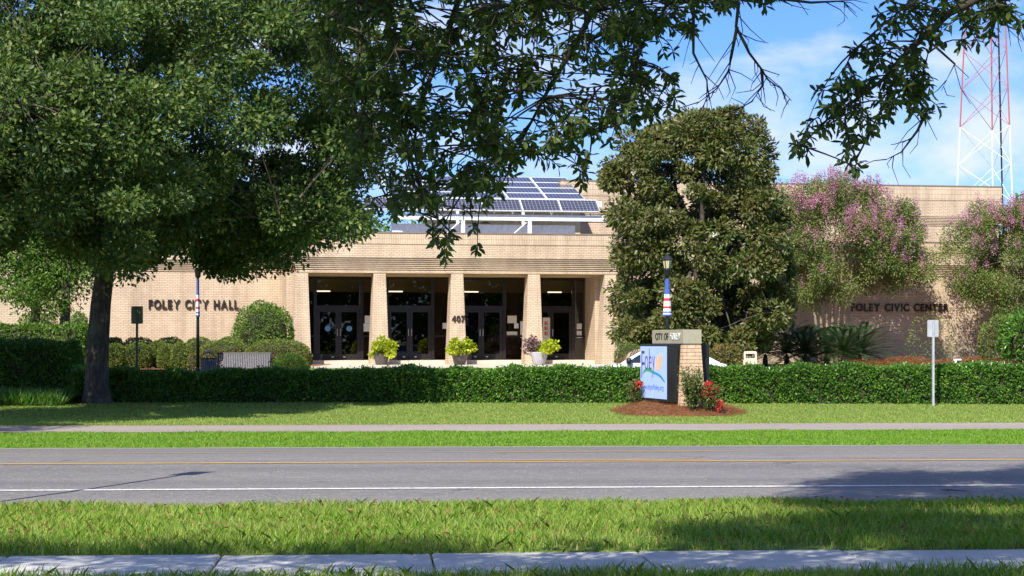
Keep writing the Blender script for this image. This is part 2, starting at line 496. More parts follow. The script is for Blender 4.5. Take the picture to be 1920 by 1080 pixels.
def np_mesh(name, co, faces, mats, mi=None):
    """co (n,3); faces (m,k) with k constant."""
    me = bpy.data.meshes.new(name)
    n, (m, k) = len(co), faces.shape
    me.vertices.add(n); me.vertices.foreach_set('co', np.ascontiguousarray(co, dtype=np.float32).ravel())
    me.loops.add(m * k); me.loops.foreach_set('vertex_index', np.ascontiguousarray(faces, dtype=np.int32).ravel())
    me.polygons.add(m)
    me.polygons.foreach_set('loop_start', np.arange(0, m * k, k, dtype=np.int32))
    me.polygons.foreach_set('loop_total', np.full(m, k, dtype=np.int32))
    if isinstance(mats, str): mats = [mats]
    for x in mats: me.materials.append(MATS[x])
    if mi is not None: me.polygons.foreach_set('material_index', np.ascontiguousarray(mi, dtype=np.int32))
    me.update(calc_edges=True)
    return me

def link(name, me, parent=None):
    o = bpy.data.objects.new(name, me); COL.objects.link(o)
    if parent: o.parent = parent
    return o

def unit(a): return a / np.maximum(np.linalg.norm(a, axis=1, keepdims=True), 1e-9)

def leaf_arrays(P, D, Nn, Ls, Ws, fold=0.18, shape=4):
    """leaves with base P, axis D, facing Nn; shape 4 = folded diamond, 6 = long oval leaf."""
    n = len(P)
    D = unit(D); Sd = unit(np.cross(D, Nn)); U = np.cross(Sd, D)
    Ls = np.broadcast_to(Ls, (n,))[:, None]; Ws = np.broadcast_to(Ws, (n,))[:, None]
    if shape == 4:
        b = P; t = P + D * Ls
        l = P + D * Ls * 0.52 + Sd * Ws * 0.5 + U * Ws * fold
        r = P + D * Ls * 0.52 - Sd * Ws * 0.5 + U * Ws * fold
        co = np.stack([b, t, l, r], 1).reshape(-1, 3)
        base = (np.arange(n) * 4)[:, None]
        f = np.stack([base + np.array([[0, 1, 2]]), base + np.array([[0, 3, 1]])], 1).reshape(-1, 3)
    else:
        b = P; t = P + D * Ls - U * Ls * 0.10
        def q(a, w, sg): return P + D * Ls * a + Sd * Ws * w * sg + U * Ws * fold * w * 2 - U * Ls * 0.06 * a
        co = np.stack([b, q(.3, .38, 1), q(.66, .5, 1), t, q(.66, .5, -1), q(.3, .38, -1)], 1).reshape(-1, 3)
        base = (np.arange(n) * 6)[:, None]
        f = np.stack([base + np.array([[0, 3, 2, 1]]), base + np.array([[0, 5, 4, 3]])], 1).reshape(-1, 4)
    return co, f

def rand_unit(n):
    return unit(rng.normal(size=(n, 3)))

def clump_leaves(C, Rr, per, Ls, Ws, flat=0.7, hollow=0.35, upb=0.35, jit=0.9):
    """leaves filling clumps round the centres C (n,3) with radii Rr."""
    n = len(C)
    idx = np.repeat(np.arange(n), per)
    d = rand_unit(len(idx))
    rr = (hollow + (1 - hollow) * rng.random(len(idx)) ** 0.6)[:, None]
    off = d * rr * np.broadcast_to(Rr, (n,))[idx][:, None]
    off[:, 2] *= flat
    P = C[idx] + off
    D = unit(d + rand_unit(len(idx)) * jit + np.array([0, 0, -0.15]))
    Nn = unit(d * 0.6 + np.array([0, 0, upb]) + rand_unit(len(idx)) * 0.75)
    L_ = Ls * (0.7 + 0.6 * rng.random(len(idx))); W_ = Ws * (0.7 + 0.6 * rng.random(len(idx)))
    return P, D, Nn, L_, W_

def inside(poly, x, y):
    p = np.array(poly, float); r = np.zeros(len(x), bool); j = len(p) - 1
    for i in range(len(p)):
        a, b = p[i], p[j]
        c = ((a[1] > y) != (b[1] > y)) & (x < (b[0] - a[0]) * (y - a[1]) / (b[1] - a[1] + 1e-12) + a[0])
        r ^= c; j = i
    return r

def px_of(P):
    return 960 + F * P[:, 0] / P[:, 1], HOR - F * (P[:, 2] - EYE) / P[:, 1]

def at(px, py, d):
    return ((px - 960) / F * d, d, EYE + (HOR - py) / F * d)

# ------------------------------------------------------------------ terrain
B = R(4.0)                               # the road runs 4 degrees off the picture plane
CB, SB = math.cos(B), math.sin(B)
PROF = [(-3000, 0.0), (-20, 0.0), (13.0, 0.0), (13.12, -0.04), (14.43, -0.04), (14.5, 0.01), (16.6, 0.06), (18.0, 0.04), (18.75, -0.01),
        (19.0, -0.03), (24.1, 0.04), (27.7, -0.05), (31.5, -0.17), (31.8, -0.135), (34, -0.11), (36.9, -0.145),
        (37.1, -0.16), (39.4, -0.14), (39.6, -0.115), (44, -0.13), (47, -0.05), (49, 0.03), (55, 0.06), (60, 0.20), (64, 0.28), (67.5, 0.53), (71, 0.60), (3000, 0.60)]
PT = np.array([p[0] for p in PROF]); PZ = np.array([p[1] for p in PROF])
def tt(x, y): return -np.asarray(x) * SB + np.asarray(y) * CB
def gz(x, y): return np.interp(tt(x, y), PT, PZ)
def st2xy(s, t): return (s * CB - t * SB, s * SB + t * CB)

mb = MB()
ss = [-3000, -120, -40, -20, -10, 0, 10, 20, 40, 120, 3000]
for i in range(len(PROF) - 1):
    for j in range(len(ss) - 1):
        q = [(ss[j], PROF[i]), (ss[j + 1], PROF[i]), (ss[j + 1], PROF[i + 1]), (ss[j], PROF[i + 1])]
        mb.add([(*st2xy(a, p[0]), p[1]) for a, p in q], [(0, 1, 2, 3)])
tag(mb.build('ground', 'turf'), kind='structure')

def sheet(name, mat, prof, s0, s1, parent=None, thick=0.0, wav=None):
    m = MB()
    for i in range(len(prof) - 1):
        (t0, z0), (t1, z1) = prof[i], prof[i + 1]
        m.add([(*st2xy(s0, t0), z0), (*st2xy(s1, t0), z0), (*st2xy(s1, t1), z1), (*st2xy(s0, t1), z1)], [(0, 1, 2, 3)])
    return m.build(name, mat, parent)

road_prof = [(18.75, 0.0), (20.6, 0.02), (24.1, 0.08), (26, 0.045), (27.7, 0.0), (31.3, -0.128), (31.62, -0.138)]
road = sheet('road', 'asphalt', road_prof, -400, 400)
tag(road, kind='structure')
RT = [p[0] for p in road_prof]; RZ = [p[1] for p in road_prof]
def stripe(t0, w, mat, s0, s1):
    z0 = float(np.interp(t0, RT, RZ)) + 0.006; z1 = float(np.interp(t0 + w, RT, RZ)) + 0.006
    sheet('lane_line', mat, [(t0, z0), (t0 + w, z1)], s0, s1, road)
stripe(20.55, 0.13, 'line_white', -300, 300)
stripe(24.05, 0.17, 'line_yellow', -300, 300)
stripe(27.7, 0.13, 'line_yellow', -300, 300)
stripe(31.2, 0.13, 'line_white', -300, 300)
for k in range(-6, 7):
    c = 2.7 + 12.2 * k
    stripe(24.44, 0.14, 'line_yellow', c - 1.55, c + 1.55)
    stripe(27.38, 0.12, 'line_yellow', c - 1.0, c + 2.1)

tag(sheet('footpath', 'path_asphalt', [(37.0, -0.135), (39.5, -0.11)], -300, 300), kind='structure')
tag(sheet('driveway', 'asphalt', [(51.0, 0.048), (55.0, 0.068)], -200, 200), kind='structure')

# near sidewalk: separate concrete slabs
sw = empty('sidewalk'); tag(sw, kind='structure')
SL = 1.56
slab = MB()
g = 0.008
slab.frustum(g, SL - g, 13.15, 14.4, -0.12, g, SL - g, 13.15, 14.4, 0.0).frustum(g, SL - g, 13.15, 14.4, 0.0, g + 0.012, SL - g - 0.012, 13.162, 14.388, 0.012)
slab_me = slab.mesh('slab', 'concrete')
for k in range(-9, 10):
    o = link('slab', slab_me, sw)
    s0 = -1.16 + SL * k
    o.rotation_euler = (0, 0, B)
    o.location = (s0 * CB, s0 * SB, 0.004 * ((k * 7) % 3 - 1))

# ------------------------------------------------------------------ the building
BA = R(10.0)
CA, SA = math.cos(BA), math.sin(BA)
OY = 80.0
def U(px, v):
    k = (px - 960) / F
    return (k * (OY + v * CA) + v * SA) / (CA - k * SA)
def dep(u, v): return OY + u * SA + v * CA
def ZP(px, py, v): return EYE + (HOR - py) / F * dep(U(px, v), v)
def W(u, v, z=0.0): return (u * CA - v * SA, OY + u * SA + v * CA, z)
GB = 0.6                                 # ground level at the building
bld = empty('civic_building', (0, OY, 0), BA)
tag(bld, 'long tan brick city hall and civic centre with battered entrance columns', 'building')
def part(m, name, mats, parent=None, **k): return m.build(name, mats, parent or bld, **k)

ZL, ZC, ZF, ZSo, ZT = 4.42, 4.56, 5.11, 5.60, 6.04   # soffit, corbel start, fascia, soldier band, top
def cornice(u0, u1, v0, v1, prefix, zc=ZC, zf=ZF, zs=ZSo, zt=ZT, out=0.30, left=True, right=True, n=7):
    c = MB(); st = (zf - zc) / n
    for i in range(n):
        o = out * (i + 1) / n
        z0 = zc + i * st
        c.box(u0 - (o if left else 0), u1 + (o if right else 0), v0 - o, v1, z0, z0 + st - (0.0 if i == n - 1 else 0.0005))
    part(c, 'corbel_course', 'brick')
    l, r = (out if left else 0), (out if right else 0)
    part(MB().box(u0 - l, u1 + r, v0 - out, v1, zf + 0.0005, zs), 'fascia', 'brick')
    part(MB().box(u0 - l - .025, u1 + r + .025, v0 - out - .025, v1, zs + 0.0005, zt), 'soldier_band', 'soldier_brick')
    part(MB().box(u0 - l - .05, u1 + r + .05, v0 - out - .05, v1, zt + 0.0005, zt + 0.05), 'coping', 'cap_metal')

VW = 3.5                                 # wing walls stand back from the portico
VS = 3.0                                 # storefront plane
pu0, pu1 = U(556, 0), U(1158, 0)
# wings
wl0, wr1 = U(-260, VW), U(2140, VW)
part(MB().box(wl0, pu0 + 0.1, VW, VW + 0.4, -0.2, ZC), 'wall', 'brick')
part(MB().box(pu1 - 0.1, wr1, VW, VW + 0.4, -0.2, ZC), 'wall', 'brick')
cornice(wl0, pu0 - 0.31, VW, VW + 0.6, 'west', right=False)
cornice(pu1 + 0.31, wr1, VW, VW + 0.6, 'east', left=False)
part(MB().box(wl0, wr1, VW + 0.4, 30, 4.6, 5.6), 'roof_deck', 'cap_metal')
part(MB().box(wl0, wl0 + 0.4, VW + 0.4, 30, -0.2, 4.59), 'side_wall', 'brick')
part(MB().box(wr1 - 0.4, wr1, VW + 0.4, 30, -0.2, 4.59), 'side_wall', 'brick')
# portico head
part(MB().box(pu0, pu1, 0.0, VW - 0.02, ZL, ZC - 0.0005), 'lintel', 'brick')
part(MB().box(pu0 + .5, pu1 - .5, 0.75, VS + 0.2, ZL - 0.06, ZL - 0.002), 'portico_ceiling', 'stucco')
cornice(pu0, pu1, 0.0, VW + 0.3, 'portico')
# upper hall block
VU = 8.0
uu0, uu1 = U(1050, VU), U(1873, VU)
part(MB().box(uu0, uu1, VU, VU + 20, 5.6, 7.1), 'upper_wall', 'brick')
cornice(uu0 + .25, uu1 - .25, VU, VU + 20, 'upper', 7.12, 7.62, 8.32, 8.98, 0.25)
# portico columns, tapering upwards
for k, c in enumerate((566, 712, 857.5, 1001.5, 1144.5)):
    u = U(c, 0)
    m = MB()
    m.frustum(u - .385, u + .385, -0.10, 0.95, GB - 0.1, u - .25, u + .25, 0.02, 0.75, ZL - 0.001)
    part(m, 'column', 'brick')
# portico side walls, floor and step
uw = U(1097, VS)
part(MB().box(uw, uw + .35, 1.0, VW - 0.01, GB - .1, ZL - 0.001), 'portico_wall', 'brick')
ul = U(580, VS)
part(MB().box(ul - 1.1, ul - .75, 1.0, VW - 0.01, GB - .1, ZL - 0.001), 'portico_wall', 'brick')
part(MB().box(ul - .74, uw - .01, 0.98, VS + .3, GB - .1, 0.80), 'portico_floor', 'plaza_concrete')
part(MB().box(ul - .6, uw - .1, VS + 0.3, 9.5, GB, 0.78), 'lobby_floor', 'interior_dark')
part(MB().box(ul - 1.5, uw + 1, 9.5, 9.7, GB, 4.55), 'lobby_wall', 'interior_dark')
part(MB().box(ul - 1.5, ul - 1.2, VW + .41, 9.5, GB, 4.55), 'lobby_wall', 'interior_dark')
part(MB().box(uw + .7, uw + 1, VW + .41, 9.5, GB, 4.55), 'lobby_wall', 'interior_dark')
part(MB().box(ul - 1.1, uw + .6, VS + 2.2, VS + 2.4, 3.76, ZL - 0.03), 'lobby_bulkhead', 'interior_tan')
for px in (606, 742, 884, 1040):
    lu = U(px, VS + 1.2)
    part(MB().box(lu - .3, lu + .3, VS + 1.15, VS + 1.3, 3.74, 3.79), 'strip_light', 'lamp_tube')
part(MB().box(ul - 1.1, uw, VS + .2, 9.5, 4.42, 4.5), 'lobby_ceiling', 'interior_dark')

# storefront: four bays of double doors with transom and sidelight
zf0, zt0, ztop = 0.80, ZP(640, 577, VS), ZL - 0.07
mull = [(591, 678), (725, 811), (859, 945), (990, 1075)]
fr = MB()
fr.box(ul - .74, uw - .012, VS - .06, VS + .06, ztop - .12, ztop)            # head
fr.box(ul - .74, uw - .012, VS - .05, VS + .05, zf0, zf0 + .035)             # sill
sidel = []
for i, (a, b) in enumerate(mull):
    ua, ub = U(a, VS), U(b, VS)
    fr.box(ua - .07, ua + .07, VS - .07, VS + .07, zf0 + .036, ztop - .121)
    fr.box(ub - .07, ub + .07, VS - .07, VS + .07, zf0 + .036, ztop - .121)
    fr.box(ua + .071, ub - .071, VS - .055, VS + .055, zt0 - .06, zt0 + .10)
    nxt = U(mull[i + 1][0], VS) - .071 if i < 3 else uw - .02
    sidel.append((ub + .071, nxt))
sidel.insert(0, (ul - .73, U(591, VS) - .071))
for a, b in sidel:
    fr.box(a, b, VS - .045, VS + .045, 1.78, 1.86)
frame = part(fr, 'storefront_frame', 'bronze')
for a, b in sidel:
    part(MB().box(a, b, VS - .006, VS + .006, 1.86, ztop - .12), 'pane', 'tinted_glass', frame)
    part(MB().box(a, b, VS - .006, VS + .006, zf0 + .036, 1.78), 'pane', 'tinted_glass', frame)
for i, (a, b) in enumerate(mull):
    ua, ub = U(a, VS) + .072, U(b, VS) - .072
    part(MB().box(ua, ub, VS - .006, VS + .006, zt0 + .10, ztop - .12), 'pane', 'tinted_glass', frame)
    mid = (ua + ub) / 2
    for sg, (x0, x1) in ((1, (ua + .004, mid - .004)), (-1, (mid + .004, ub - .004))):
        z0, z1 = zf0 + .04, zt0 - .064
        d = MB()
        d.box(x0, x0 + .12, VS - .045, VS + .045, z0, z1).box(x1 - .12, x1, VS - .045, VS + .045, z0, z1)
        d.box(x0 + .12, x1 - .12, VS - .044, VS + .044, z0, z0 + .22).box(x0 + .12, x1 - .12, VS - .044, VS + .044, z1 - .12, z1)
        d.box(x0 + .12, x1 - .12, VS + .02, VS + .044, z0 + .98, z0 + 1.03)
        dl = part(d, 'door', 'bronze')
        part(MB().box(x0 + .12, x1 - .12, VS - .006, VS + .006, z0 + .22, z1 - .12), 'pane', 'tinted_glass', dl)
        hx = x1 - .06 if sg == 1 else x0 + .06
        h = MB()
        h.tube([(hx, VS - .045, z0 + 1.0), (hx, VS - .12, z0 + 1.0), (hx, VS - .12, z0 + 1.28), (hx, VS - .045, z0 + 1.28)], .014, 6)
        part(h, 'pull_handle', 'galvanised', dl)
        part(MB().box(mid - .05 + sg * .25, mid + .05 + sg * .25, VS - .048, VS - .0455, z0 + .07, z0 + .12), 'kick_label', 'paper', dl)
        if i == 0:
            m = MB(); cu, cz = (x0 + x1) / 2, z0 + 1.30
            ring = [(cu + .12 * math.cos(t * math.pi / 8), cz + .12 * math.sin(t * math.pi / 8)) for t in range(16)]
            m.prism(ring, 'y', VS - .012, VS - .008)
            part(m, 'round_decal', 'blue_decal', dl)
# notices taped to the glass
def notice(px, py, w, h, mat, label, cat='notice'):
    u, z = U(px, VS), ZP(px, py, VS)
    o = MB().box(-w / 2, w / 2, -.003, .003, -h / 2, h / 2).build('paper_notice', mat)
    o.location = W(u, VS - .014, z); o.rotation_euler = (0, 0, BA)
    return tag(o, label, cat)
notice(690.5, 599, .30, .32, 'paper', 'upper white paper on the glass beside the doors with blue decals')
notice(687.5, 614, .27, .34, 'paper', 'lower white paper on the glass beside the doors with blue decals')
notice(834, 611, .20, .25, 'paper', 'small white paper taped to glass left of the 407 column')
notice(960, 599, .40, .32, 'poster_cream', 'cream notice with printed lines on glass right of the 407 column')
notice(968, 611, .19, .22, 'paper', 'small white card just below the cream notice')
notice(960, 627, .46, .24, 'poster_cream', 'wide low cream sheet below the small white card')
notice(979, 618, .17, .72, 'paper', 'tall narrow paper beside the stacked notices on glass')
notice(1086, 612, .22, .24, 'paper', 'upper white paper on the glass beside the portico end wall')
notice(1086, 627, .22, .30, 'paper', 'lower white paper on the glass beside the portico end wall')
pu = U(1024, VS); pz = ZP(1024, 618, VS)
po = empty('door_poster', W(pu, VS - .056, pz), BA)
tag(po, 'tall cream poster with red capital letters on an entrance door', 'poster')
MB().box(-.16, .16, -.004, .004, -.52, .52).build('sheet', 'poster_cream', po)

# lettering
def char_mesh(ch, size, ext, bold, mat):
    cu = bpy.data.curves.new('glyph', 'FONT')
    cu.body = ch; cu.size = size; cu.extrude = ext; cu.offset = bold; cu.resolution_u = 4
    t = bpy.data.objects.new('glyph_source', cu)
    COL.objects.link(t)
    dg = bpy.context.evaluated_depsgraph_get(); dg.update()
    me = bpy.data.meshes.new_from_object(t.evaluated_get(dg))
    bpy.data.objects.remove(t); bpy.data.curves.remove(cu)
    me.materials.clear(); me.materials.append(MATS[mat])
    return me
GL = {}
def write(text, size, ext, bold, mat, width, M, parent, name='letter', height=None, gap=0.14, sp=0.42):
    """letters along local x of matrix M, scaled to total width (and cap height)."""
    items = []; x = 0
    for ch in text:
        if ch == ' ': x += size * sp; continue
        key = (ch, size, ext, bold, mat)
        if key not in GL: GL[key] = char_mesh(ch, size, ext, bold, mat)
        me = GL[key]
        xs = [v.co.x for v in me.vertices]; ys = [v.co.y for v in me.vertices]
        items.append((me, x - min(xs))); x += max(xs) - min(xs) + size * gap
    x -= size * gap
    cap = max(max(v.co.y for v in me.vertices) for me, _ in items)
    sx = width / x; sy = (height / cap) if height else sx
    for me, dx in items:
        o = link(name, me, parent)
        o.matrix_local = M @ Matrix.Translation((dx * sx, 0, 0)) @ Matrix.Diagonal((sx, sy, 1, 1))
RX = Matrix.Rotation(R(90), 4, 'X')
def wall_text(text, pxa, pxb, py0, py1, v, ext=.035, bold=.012, gap=.14, sp=.42):
    ua, ub = U(pxa, v), U(pxb, v)
    z0 = ZP((pxa + pxb) / 2, py1, v); z1 = ZP((pxa + pxb) / 2, py0, v)
    write(text, 0.45, ext, bold, 'letter_metal', ub - ua, Matrix.Translation((ua, v - ext - .012, z0)) @ RX, bld, height=z1 - z0, gap=gap, sp=sp)
wall_text('FOLEY CITY HALL', 278.5, 447, 562, 578.5, VW)
wall_text('FOLEY CIVIC CENTER', 1596, 1778, 569, 583.5, VW)
cz = GB + 1.9
wall_text('407', 847, 872, 591.5, 603.5, -0.045, .02, .014, .08)
# poster lettering
for ch, dz in (('E', .2), ('E', -.02), ('E', -.24)):
    write(ch, .3, .002, .01, 'red_print', .16, Matrix.Translation((-.08, -.007, dz)) @ RX, po, height=.15)

# plaza in front of the entrance
pl = MB().box(U(560, 0) - 3, U(1160, 0) + .5, -7.0, 0.97, GB - .15, GB + .045).build('plaza', 'plaza_concrete')
pl.location = (0, OY, 0); pl.rotation_euler = (0, 0, BA)
tag(pl, kind='structure')

# ------------------------------------------------------------------ solar array on the roof
sa = empty('solar_array', W(0, 0, ZT), BA)
tag(sa, 'rooftop array of dark framed solar panels on a white steel rack', 'solar array')
def spart(m, name, mat): 
    o = m.build(name, mat, sa); o.location = (0, 0, -ZT); return o
PW, PH = 1.66, 1.0
pan = MB()
fw = .035
pan.box(-fw, PW + fw - .02, -fw, 0.0, -.04, .012, 1).box(-fw, PW + fw - .02, PH, PH + fw, -.04, .012, 1)
pan.box(-fw, 0, 0, PH, -.04, .012, 1).box(PW, PW + fw - .02, 0, PH, -.04, .012, 1)
pan.box(0, PW, 0, PH, -.035, .004, 0)
pan_me = pan.mesh('solar_panel', ['solar_cell', 'white_steel'])
def panel(u, v, z, tilt):
    o = link('solar_panel', pan_me, sa)
    o.location = (u, v, z - ZT); o.rotation_euler = (tilt, 0, 0)
VL = 3.2
ur = U(1127, VL); zb = ZP(1000, 395, VL); zt_ = ZP(1000, 374, VL + .87)
tl = math.atan2(zt_ - zb, .87)
for k in range(6): panel(ur - (k + 1) * 1.72, VL, zb, tl)
V5 = 5.0
u5 = U(1100, V5); z5 = ZP(1000, 372, V5); z9 = ZP(1000, 332, V5 + 4.25)
tu = math.atan2(z9 - z5, 4.25); L5 = math.hypot(z9 - z5, 4.25) / 4
for c in range(5):
    for r in range(4):
        panel(u5 - (c + 1) * 1.76, V5 + r * L5 * math.cos(tu), z5 + r * L5 * math.sin(tu), tu)
ub0, ub1 = U(745, 3.5), U(1142, 3.5)
spart(MB().box(ub0, ub1, 3.4, 3.6, ZP(900, 413, 3.5), ZP(900, 402, 3.5)), 'beam', 'white_steel')
spart(MB().box(ub0, ub1, 5.0, 5.2, z5 - .35, z5 - .1), 'beam', 'white_steel')
spart(MB().box(ub0, uu0, 9.0, 9.2, z9 - .35, z9 - .12), 'beam', 'white_steel')
for px in (868, 993):
    u = U(px, 3.5)
    spart(MB().box(u - .08, u + .08, 3.42, 3.58, 5.6, ZP(900, 413, 3.5)), 'post', 'white_steel')
    spart(MB().box(u - .06, u + .06, 5.04, 5.16, 5.6, z5 - .35), 'post', 'white_steel')
    spart(MB().box(u - .06, u + .06, 9.04, 9.16, 5.6, z9 - .35), 'post', 'white_steel')
    spart(MB().tube([(u, 3.5, 6.9), (u - .9, 3.5, 6.1)], .03, 6), 'brace', 'white_steel')
for k in range(12):
    u = ur - .4 - k * .86
    spart(MB().tube([(u, 3.5, ZP(900, 403, 3.5)), (u, 3.28, zb - .02)], .02, 5).tube([(u, 3.5, ZP(900, 403, 3.5)), (u, 4.0, zt_ - .12)], .02, 5), 'bracket', 'white_steel')
part(MB().box(U(735, 4.0), U(1078, 4.0), 3.95, 4.3, 5.61, ZP(900, 421, 4.0)), 'roof_curb', 'white_steel')
part(MB().box(U(800, 6.0), U(1088, 6.0), 6.0, 6.3, 5.61, 7.55), 'roof_screen', 'beige_metal')

# ------------------------------------------------------------------ lattice mast
def mast():
    d0 = 150.0
    e = empty('radio_mast', (0, 0, 0))
    tag(e, 'tall red and white lattice mast rising behind the brick building', 'mast')
    zb, zt = GB, 42.0
    cb = (1851 - 960) / F * d0
    e.location = (cb, d0, zb)
    def legs(z):
        w = np.interp(z, [zb, 16, zt], [3.0, 2.3, 1.0])        # distance of a leg from the axis
        r = []
        for a in (180, 300, 60):
            t = R(a + 6)
            r.append(Vector((w * math.cos(t), w * math.sin(t), z - zb)))
        return r
    zs = [zb]
    while zs[-1] < zt: zs.append(zs[-1] + 2.95)
    mats = ['white_steel', 'tower_red']
    band = lambda z: 1 if 18.0 < z < 31 else 0
    for k in range(3):
        m = MB()
        for i in range(len(zs) - 1):
            m.tube([legs(zs[i])[k], legs(zs[i + 1])[k]], .06, 6, band(zs[i]))
        m.build('leg', mats, e)
    for i in range(len(zs) - 1):
        a, b = legs(zs[i]), legs(zs[i + 1])
        m = MB()
        for k in range(3):
            j = (k + 1) % 3
            m.tube([a[k], b[j]], .023, 5, band(zs[i])).tube([a[j], b[k]], .023, 5, band(zs[i]))
        m.build('cross_brace', mats, e)
    m = MB()
    p = [(a := legs(z))[1] * .5 + a[2] * .5 for z in zs]
    m.tube(p, .07, 6, 0)
    m.build('cable_run', 'black_metal', e)
mast()

# ------------------------------------------------------------------ monument sign
MA = R(15.0)
mx, my = (1282 - 960) / F * 45.0, 45.0
mz = float(gz(mx, my))
mon = empty('monument_sign', (mx, my, mz), MA)
tag(mon, 'brick monument sign with stone cap and bright screen on a pine straw bed', 'monument sign')
ZTOPB, LEN, WT, WB = 1.54 - mz, 2.2, 0.43, 0.64
core = MB().frustum(-.105 + .008, WT + .105 - .008, -.05 + .008, LEN + .05, -.1, .008, WT - .008, .008, LEN, ZTOPB)
pil = core.build('pillar', 'mortar', mon)
ch = 0.086
nc = int(ZTOPB / ch) + 1
for i in range(nc):
    zb_ = i * ch; zt2 = min(zb_ + ch - .011, ZTOPB - .002)
    if zt2 - zb_ < .02: continue
    f = 1 - (zb_ / ZTOPB)
    x0, x1, y0 = -.105 * f, WT + .105 * f, -.05 * f
    f2 = 1 - (zt2 / ZTOPB)
    sh = (x0 + .105 * f2, x1 - (WT + .105 * f2), y0 + .05 * f2)
    cuts = [x0] + [x0 + s for s in ((.205, .41) if i % 2 else (.10, .305, .51)) if x0 + s < x1 - .05] + [x1]
    for a, b in zip(cuts[:-1], cuts[1:]):
        la = sh[0] * -1 if a == x0 else 0
        lb = sh[1] * -1 if b == x1 else 0
        b2 = MB().frustum(a, b - (.011 if b != x1 else 0), y0, y0 + .09, zb_, a + (.105 * f - .105 * f2 if a == x0 else 0),
                          b - (.011 if b != x1 else 0) - (.105 * f - .105 * f2 if b == x1 else 0), y0 + .05 * (f - f2), y0 + .09, zt2)
        b2.build('brick', 'brick_piece', pil)
    # stretcher bricks on the two flanks
    for side in (0, 1):
        for j in range(3):
            ya = .101 + j * .21 - (.0 if i % 2 else .08 if j else 0); yb = ya + .20
            if side == 0:
                bb = MB().frustum(x0, x0 + .05, ya, yb, zb_, x0 + .105 * (f - f2), x0 + .05, ya, yb, zt2)
            else:
                bb = MB().frustum(x1 - .05, x1, ya, yb, zb_, x1 - .05, x1 - .105 * (f - f2), ya, yb, zt2)
            bb.build('brick', 'brick_piece', pil)
cap = MB().box(-.012, WT + .012, -.012, LEN + .012, ZTOPB + .002, 1.875 - mz).build('stone_cap', 'cap_stone', mon, bevel=.008)
ROT_L = Matrix(((0, 0, -1, 0), (-1, 0, 0, 0), (0, 1, 0, 0), (0, 0, 0, 1)))    # text x -> -y, text y -> z, out -> -x
write('CITY OF', .2, .006, -.002, 'black_metal', 0.92, Matrix.Translation((-.02, 1.95, 1.64 - mz)) @ ROT_L, cap, height=.16)
write('FOLEY', .2, .006, -.002, 'white_paint', 0.68, Matrix.Translation((-.02, .88, 1.64 - mz)) @ ROT_L, cap, height=.16)
for sgn in (-1, 1):
    x0, x1 = (-.36, -.10) if sgn < 0 else (WT + .02, WT + .33)
    cab = MB().box(x0 - (.0 if sgn < 0 else 0), x1, .12 if sgn < 0 else .3, 2.1, .28, ZTOPB - .004)
    cb_ = cab.build('screen_cabinet', 'black_metal', mon, bevel=.01)
    if sgn < 0:
        MB().box(-.10, -.0, .2, 2.0, .30, ZTOPB - .02).build('cabinet_mount', 'black_metal', mon)
        MB().box(x0 - .012, x0 - .0005, .17, 2.05, .35, ZTOPB - .06).build('screen', 'led_sky', cb_)
        xs = x0 - .016
        def flat(poly, name, mat, off=0.0):
            m = MB(); m.prism([(2.05 - a, b) for a, b in poly], 'x', xs - .002 - off, xs - off); m.build(name, mat, cb_)
        # picture on the screen: a = metres from the screen's left edge, b = height
        hill = [(.15, .92), (.3, 1.03), (.5, 1.08), (.75, 1.06), (1.0, 1.0), (1.15, .97), (1.0, .93), (.75, .98), (.5, 1.0), (.3, .96)]
        flat(hill, 'hill_shape', 'led_green')
        wave = [(1.0, .995), (1.3, .96), (1.55, .90), (1.78, .78), (1.8, .74), (1.7, .77), (1.5, .85), (1.25, .91), (1.05, .935)]
        flat(wave, 'wave_shape', 'led_teal', .001)
        for k in range(3):
            a0 = 1.12 + k * .13
            flat([(a0, 1.03), (a0 + .07, 1.02), (a0 + .13 + k * .05, 1.33 + k * .03), (a0 + .08 + k * .05, 1.39 + k * .03), (a0 + .02, 1.25)], 'leaf_shape', 'led_orange', .001)
        write('F', .3, .001, -.004, 'led_plum', .22, Matrix.Translation((xs - .001, 1.95, .82)) @ ROT_L, cb_, height=.66)
        write('ol', .3, .001, -.004, 'led_plum', .34, Matrix.Translation((xs - .001, 1.70, 1.02)) @ ROT_L, cb_, height=.52)
        write('ey', .3, .001, -.004, 'led_plum', .40, Matrix.Translation((xs - .001, 1.38, 1.02)) @ ROT_L, cb_, height=.34)
        write('www.cityoffoley.org', .2, .001, .002, 'led_blue', 1.62, Matrix.Translation((xs - .001, 1.98, .56)) @ ROT_L, cb_, height=.13, gap=.1)
# pine straw bed
def needles(name, mat, n, fx, hz, ln=.16, w=.006):
    P = fx(n); a = rng.random(n) * 2 * math.pi
    D = np.stack([np.cos(a), np.sin(a), rng.normal(0, .28, n)], 1)
    Nn = unit(np.stack([rng.normal(0, .3, n), rng.normal(0, .3, n), np.ones(n)], 1))
    return leaf_arrays(P, D, Nn, ln * (.6 + .8 * rng.random(n)), w, 0.05)
bx, by = mx - .06, my + .9
def bedz(x, y):
    r = np.sqrt(((x - bx) / 1.5) ** 2 + ((y - by) / 2.0) ** 2)
    return gz(x, y) + np.maximum(0, .20 * (1 - r ** 3)) + .02 * np.sin(x * 9) * np.sin(y * 7) * (r < .95)
m = MB(); nr, na = 7, 28
for i in range(nr + 1):
    for k in range(na):
        t = 2 * math.pi * k / na; r = i / nr * 1.02 * (1 + .05 * math.sin(3 * t) + .03 * math.sin(7 * t))
        x, y = bx + 1.5 * r * math.cos(t), by + 2.0 * r * math.sin(t)
        m.v.append((x, y, float(bedz(np.array(x), np.array(y))) + (.012 if i < nr else -.01)))
